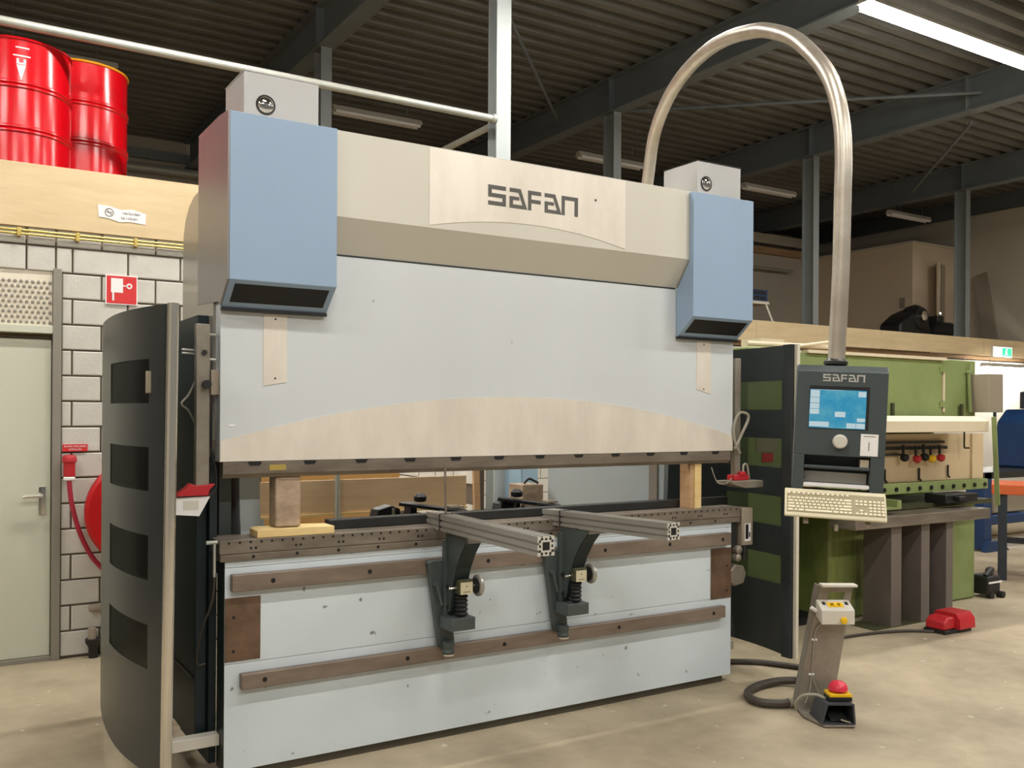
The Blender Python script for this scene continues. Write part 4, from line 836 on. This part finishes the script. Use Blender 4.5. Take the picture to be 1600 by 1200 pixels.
obj('board_post', MB().box(6.72, 6.885, 0.69, 0.7095, 1.075, 1.475), m_mdf, GP, bevel=0.003)
for x1, z0, z1 in ((6.30, 1.395, 1.415), (6.34, 1.345, 1.37), (5.72, 1.30, 1.312)): obj('tool_rack', MB().box(4.6, x1, 0.68, 0.7095, z0, z1), m_darksteel, GP)
fl_ = obj('bolt_strip', MB().box(4.36, 6.91, 0.66, 0.735, 0.985, 1.073), m_green, GP, bevel=0.004)
for i in range(12): obj('bolt', MB().cyl((5.15 + i * 0.155, 0.66, 1.025), (5.15 + i * 0.155, 0.648, 1.025), 0.018, 8), m_dark, fl_)
obj('die_block', MB().box(4.5, 6.9, 0.62, 1.149, 0.862, 0.90), m_olive, GP)
obj('vice_block', MB().box(6.05, 6.5, 0.5, 0.7, 0.901, 0.975).box(6.15, 6.25, 0.44, 0.5, 0.92, 0.96), m_black, GP, bevel=0.008)
obj('angle_stop', MB().box(4.75, 5.35, 0.42, 0.62, 0.901, 0.915).box(4.75, 5.35, 0.60, 0.62, 0.915, 0.97).box(5.3, 5.35, 0.42, 0.6, 0.915, 0.97), m_green, GP)
obj('guard_cover', MB().prism([(0.36, 1.497), (0.36, 1.585), (0.44, 1.625), (0.66, 1.625), (0.66, 1.497)], 'x', 4.6, 6.42), m_guard, GP, bevel=0.004)
obj('guard_hook', MB().cyl((6.55, 0.66, 1.497), (6.55, 0.66, 1.35), 0.008, 8).cyl((6.55, 0.66, 1.35), (6.58, 0.63, 1.35), 0.008, 8), m_olive, GP)
obj('side_bar', MB().bar((6.39, 0.30, 1.62), (6.52, 0.34, 0.885), 0.035, 0.02), m_green, GP)
obj('rear_pipe', MB().cyl((4.0, 0.75, 2.15), (5.0, 0.75, 2.16), 0.018, 8).box(4.2, 4.45, 0.8, 1.0, 2.121, 2.2).cyl((4.3, 0.72, 2.12), (4.9, 0.72, 2.20), 0.012, 8), m_guard, GP)
obj('oil_tray', MB().box(4.36, 4.92, 0.8, 1.149, 0.0, 0.05), m_dark, GP)
obj('valve', MB().box(4.45, 4.55, 0.95, 1.1, 0.45, 0.55).cyl((4.5, 1.0, 0.5), (4.5, 0.85, 0.47), 0.02, 8), m_olive, GP)
tools = ((5.70, 1.30, m_dark, 'black knob hanging next to the control pendant on the tan board'), (5.865, 1.285, m_redplastic, 'dark red knob second along the tan board rack'), (5.97, 1.30, m_dark, 'black knob between the red and yellow knobs of the tan board'), (6.065, 1.285, m_yellow, 'yellow knob hanging on the tan board rack'), (6.19, 1.29, m_redplastic, 'red knob at the far end of the tan board rack'))
for x, zz, m_, lb_ in tools:
    t = thing('hand_tool', lb_, 'tool', (x, 0.645, zz - 0.07), 'hand tools on the tan board')
    obj('shaft', MB().cyl((x, 0.655, zz + 0.09), (x, 0.655, zz), 0.012, 8), m_darksteel, t)
    obj('handle', MB().lathe([(0.01, zz - 0.05), (0.032, zz - 0.035), (0.036, zz), (0.018, zz + 0.012)], (x, 0.643, 0), 'z', 12), m_, t)
for i, (x, zz) in enumerate(((5.52, 1.13), (5.97, 1.13), (6.37, 1.145))):
    t = thing('hex_key', ('dark hex key on the tan board beside the control pendant', 'dark hex key low on the tan board under the knobs', 'dark hex key by itself on the tan board')[i], 'tool', (x, 0.69, zz - 0.05), 'hex keys on the tan board')
    obj('key', MB().ring([(x, 0.695, zz + 0.06), (x, 0.695, zz - 0.03), (x + 0.025, 0.695, zz - 0.045)], 0.009, 6), m_dark, t)
m_standpost = mat('brown_grey_steel', (112, 102, 94), 0.5, var=0.15, scale=4)
ss = thing('steel_stand', 'dark steel support stand with three posts before the green press', 'stand', (5.6, 0.5, 0))
obj('top_beam', MB().box(4.73, 6.45, 0.36, 0.6, 0.775, 0.86), m_tool, ss, bevel=0.004)
for x0, x1 in ((5.2, 5.325), (5.575, 5.68), (5.90, 5.99)):
    obj('post', MB().box(x0, x1, 0.40, 0.412, 0.006, 0.774).box(x0, x1, 0.64, 0.652, 0.006, 0.774).box(x0, x0 + 0.012, 0.4121, 0.6399, 0.006, 0.774), m_standpost, ss)
obj('foot_plate', MB().box(5.0, 6.1, 0.39, 0.66, 0.0, 0.006), m_olive, ss)
# red foot switch with cable
rf = thing('red_foot_switch', 'red hooded foot switch lying on the floor by the stand', 'foot switch', (5.5, 0.1, 0))
obj('rear_body', MB().prism([(5.33, 0.03), (5.47, 0.03), (5.47, 0.12), (5.38, 0.12), (5.34, 0.09)], 'y', 0.04, 0.2), m_redplastic, rf, bevel=0.012)
obj('base', MB().box(5.33, 5.66, 0.03, 0.21, 0.0, 0.0295), m_black, rf, bevel=0.004)
hd = MB(); o1 = [(0.0, 0.03), (0.24, 0.03), (0.235, 0.10), (0.2, 0.145), (0.04, 0.145), (0.005, 0.10)]; o2 = [(0.02, 0.045), (0.22, 0.045), (0.215, 0.095), (0.185, 0.13), (0.055, 0.13), (0.025, 0.095)]
v = [(5.47, y_, z_) for y_, z_ in o1] + [(5.66, y_, z_) for y_, z_ in o1] + [(5.66, y_, z_) for y_, z_ in o2] + [(5.5, y_, z_) for y_, z_ in o2]
fs_ = [(5, 4, 3, 2, 1, 0)]
for i in range(6):
    j = (i + 1) % 6; fs_ += [(i, j, 6 + j, 6 + i), (6 + i, 6 + j, 12 + j, 12 + i), (12 + i, 12 + j, 18 + j, 18 + i)]
hd.add(v, fs_ + [(18, 19, 20, 21, 22, 23)])
obj('hood', hd, m_redplastic, rf)
rcb = obj('red_switch_cable', MB().ring(smoothpath([(5.325, 0.12, 0.012), (5.2, 0.22, 0.012), (5.05, 0.28, 0.012), (4.8, 0.33, 0.012), (4.4, 0.36, 0.012)]), 0.011, 8), m_cable); tag(rcb, 'thin dark cable on the floor leading to the red foot switch', 'cable')
eb_ = thing('equipment_bag', 'small black equipment bag with pale strap on the floor beyond the press', 'bag', (7.02, 0.74, 0))
obj('body', MB().box(6.93, 7.12, 0.66, 0.84, 0.03, 0.2), m_black, eb_, bevel=0.02)
obj('top', MB().ring([(6.95, 0.7, 0.19), (7.0, 0.7, 0.225), (7.1, 0.74, 0.235), (7.13, 0.78, 0.22)], [0.03, 0.028, 0.03, 0.035], 8), m_black, eb_)
obj('strap', MB().box(6.925, 7.125, 0.652, 0.6595, 0.135, 0.15), m_signwhite, eb_)
obj('wheel', MB().cyl((6.98, 0.65, 0.03), (6.98, 0.7, 0.03), 0.03, 12).cyl((7.1, 0.62, 0.03), (7.1, 0.68, 0.03), 0.03, 12), m_black, eb_)
# workbench and blue machine at the picture edge
RW = Matrix((Vector((0.51, -0.86, 0)).normalized(), Vector((0.86, 0.51, 0)).normalized(), Vector((0, 0, 1)))).transposed()
wk = thing('workbench', 'workbench with an orange red top cut off by the picture edge', 'workbench', (7.90, 1.22, 0), rot=RW)
obj('top', MB().box(0, 1.5, 0, 0.7, 0.85, 0.95), m_orange, wk, bevel=0.006)
for xx, yy in ((0.06, 0.03), (1.38, 0.03), (0.06, 0.6), (1.38, 0.6)): obj('leg', MB().box(xx, xx + 0.08, yy, yy + 0.08, 0.0, 0.849), m_navy, wk, bevel=0.003)
obj('rail', MB().box(0.1401, 1.3799, 0.62, 0.66, 0.3, 0.36), m_navy, wk)
bm_ = thing('blue_bandsaw', 'blue enamelled workshop machine behind the workbench', 'machine', (10.3, 2.7, 0))
obj('pedestal', MB().box(9.66, 9.82, 2.36, 2.6, 0.02, 0.95), m_bluem, bm_, bevel=0.01)
obj('foot', MB().prism([(9.6, 0.0), (10.1, 0.0), (9.9, 0.12), (9.66, 0.12)], 'y', 2.3, 2.359), m_bluem, bm_)
obj('arm', MB().box(9.82, 10.9, 2.4, 2.7, 0.30, 0.42), m_bluem, bm_, bevel=0.02)
obj('body', MB().prism([(11.05, 0.95), (12.1, 0.95), (12.1, 1.72), (11.35, 1.72), (11.15, 1.55)], 'y', 2.6, 3.1), m_bluem, bm_, bevel=0.03)
obj('bed', MB().box(9.64, 12.1, 2.36, 3.1, 0.871, 0.949), m_darksteel, bm_)
obj('motor', MB().lathe([(0.05, 1.72), (0.16, 1.73), (0.16, 1.95), (0.05, 1.97)], (11.5, 2.8, 0), 'z', 14), m_navy, bm_)
obj('lever', MB().cyl((10.2, 2.55, 0.95), (10.1, 2.5, 1.7), 0.02, 8).lathe([(0.01, 1.68), (0.04, 1.70), (0.04, 1.74), (0.01, 1.77)], (10.1, 2.5, 0), 'z', 10), m_navy, bm_)
obj('chip_bin', MB().box(10.0, 10.7, 2.45, 2.59, 0.43, 0.80), m_oldgrey, bm_, bevel=0.02)
rl = obj('floor_roll', MB().cyl((10.0, 3.2, 0.1), (12.5, 3.2, 0.1), 0.1, 16), m_guard); tag(rl, 'pale rolled sheet lying on the floor behind the blue machine', 'roll')
ex = thing('exit_sign', 'lit green and white exit sign on the plywood band', 'sign', (14.8, 5.17, 2.63))
obj('housing', MB().box(14.5, 15.1, 5.16, 5.199, 2.64, 2.84), m_fix, ex)
obj('sign_face', MB().box(14.52, 15.08, 5.155, 5.16, 2.655, 2.825), m_exitw, ex)
obj('green_field', MB().box(14.78, 15.06, 5.152, 5.155, 2.67, 2.81), m_exit, ex)
obj('running_figure', MB().box(14.88, 14.92, 5.15, 5.152, 2.72, 2.77).lathe([(0.015, 5.15), (0.015, 5.152)], (14.92, 0, 2.788), 'y', 10).bar((14.89, 5.151, 2.72), (14.85, 5.151, 2.68), 0.002, 0.015).bar((14.91, 5.151, 2.72), (14.95, 5.151, 2.685), 0.002, 0.015), m_exitw, ex)

# ================================================================ ROOM BEHIND THE MACHINE
pb = thing('plywood_board', 'long plywood board standing on edge behind the machine', 'board', (1.5, 1.93, 0))
obj('board', MB().box(0.7, 2.305, 1.9, 1.918, 0.94, 1.165), m_ply3, pb, bevel=0.002)
obj('edge_strip', MB().box(0.7, 2.305, 1.885, 1.9185, 0.925, 0.9395), m_wood, pb)
for xx in (0.75, 1.29, 2.25): obj('leg', MB().box(xx, xx + 0.04, 1.8855, 1.8995, 0.0, 0.924), m_post, pb)
obj('pole', MB().cyl((1.29, 1.88, 0.0), (1.29, 1.88, 1.3), 0.018, 10), m_pipe, pb)
o = obj('orange_board', MB().box(0.9, 1.95, 2.3, 2.32, 0.0, 1.235), mat('orange_plywood', (190, 148, 88), 0.6)); tag(o, 'orange tinted board behind the long plywood board', 'board')
o = obj('wooden_stick', MB().bar((2.60, 2.2, 0.0), (2.58, 2.25, 1.3), 0.05, 0.03, (0, 1, 0)), m_ply2); tag(o, 'slim wooden stick leaning beside the end of the plywood board', 'stick')
pc = thing('pale_blue_locker', 'pale blue steel locker partly seen under the ram', 'locker', (3.16, 2.45, 0))
obj('body', MB().box(3.07, 3.24, 2.35, 2.6, 0.0, 1.8), mat('locker_blue', (150, 178, 196), 0.5), pc, bevel=0.004)
obj('door', MB().box(3.08, 3.23, 2.342, 2.3495, 0.05, 1.75), mat('locker_door', (158, 184, 200), 0.5), pc, bevel=0.002)
bx = thing('cardboard_box', 'brown box with black cable on it under the ram', 'box', (3.0, 1.95, 0))
obj('body', MB().box(2.80, 2.99, 1.9, 2.1, 0.86, 1.075), m_wood2, bx, bevel=0.003)
obj('cable', MB().ring(smoothpath([(2.83, 1.93, 1.085), (2.87, 1.92, 1.12), (2.93, 1.93, 1.10), (2.97, 1.95, 1.085)]), 0.01, 8), m_black, bx)
obj('support', MB().box(2.82, 2.97, 1.92, 2.08, 0.0, 0.859), m_darksteel, bx)
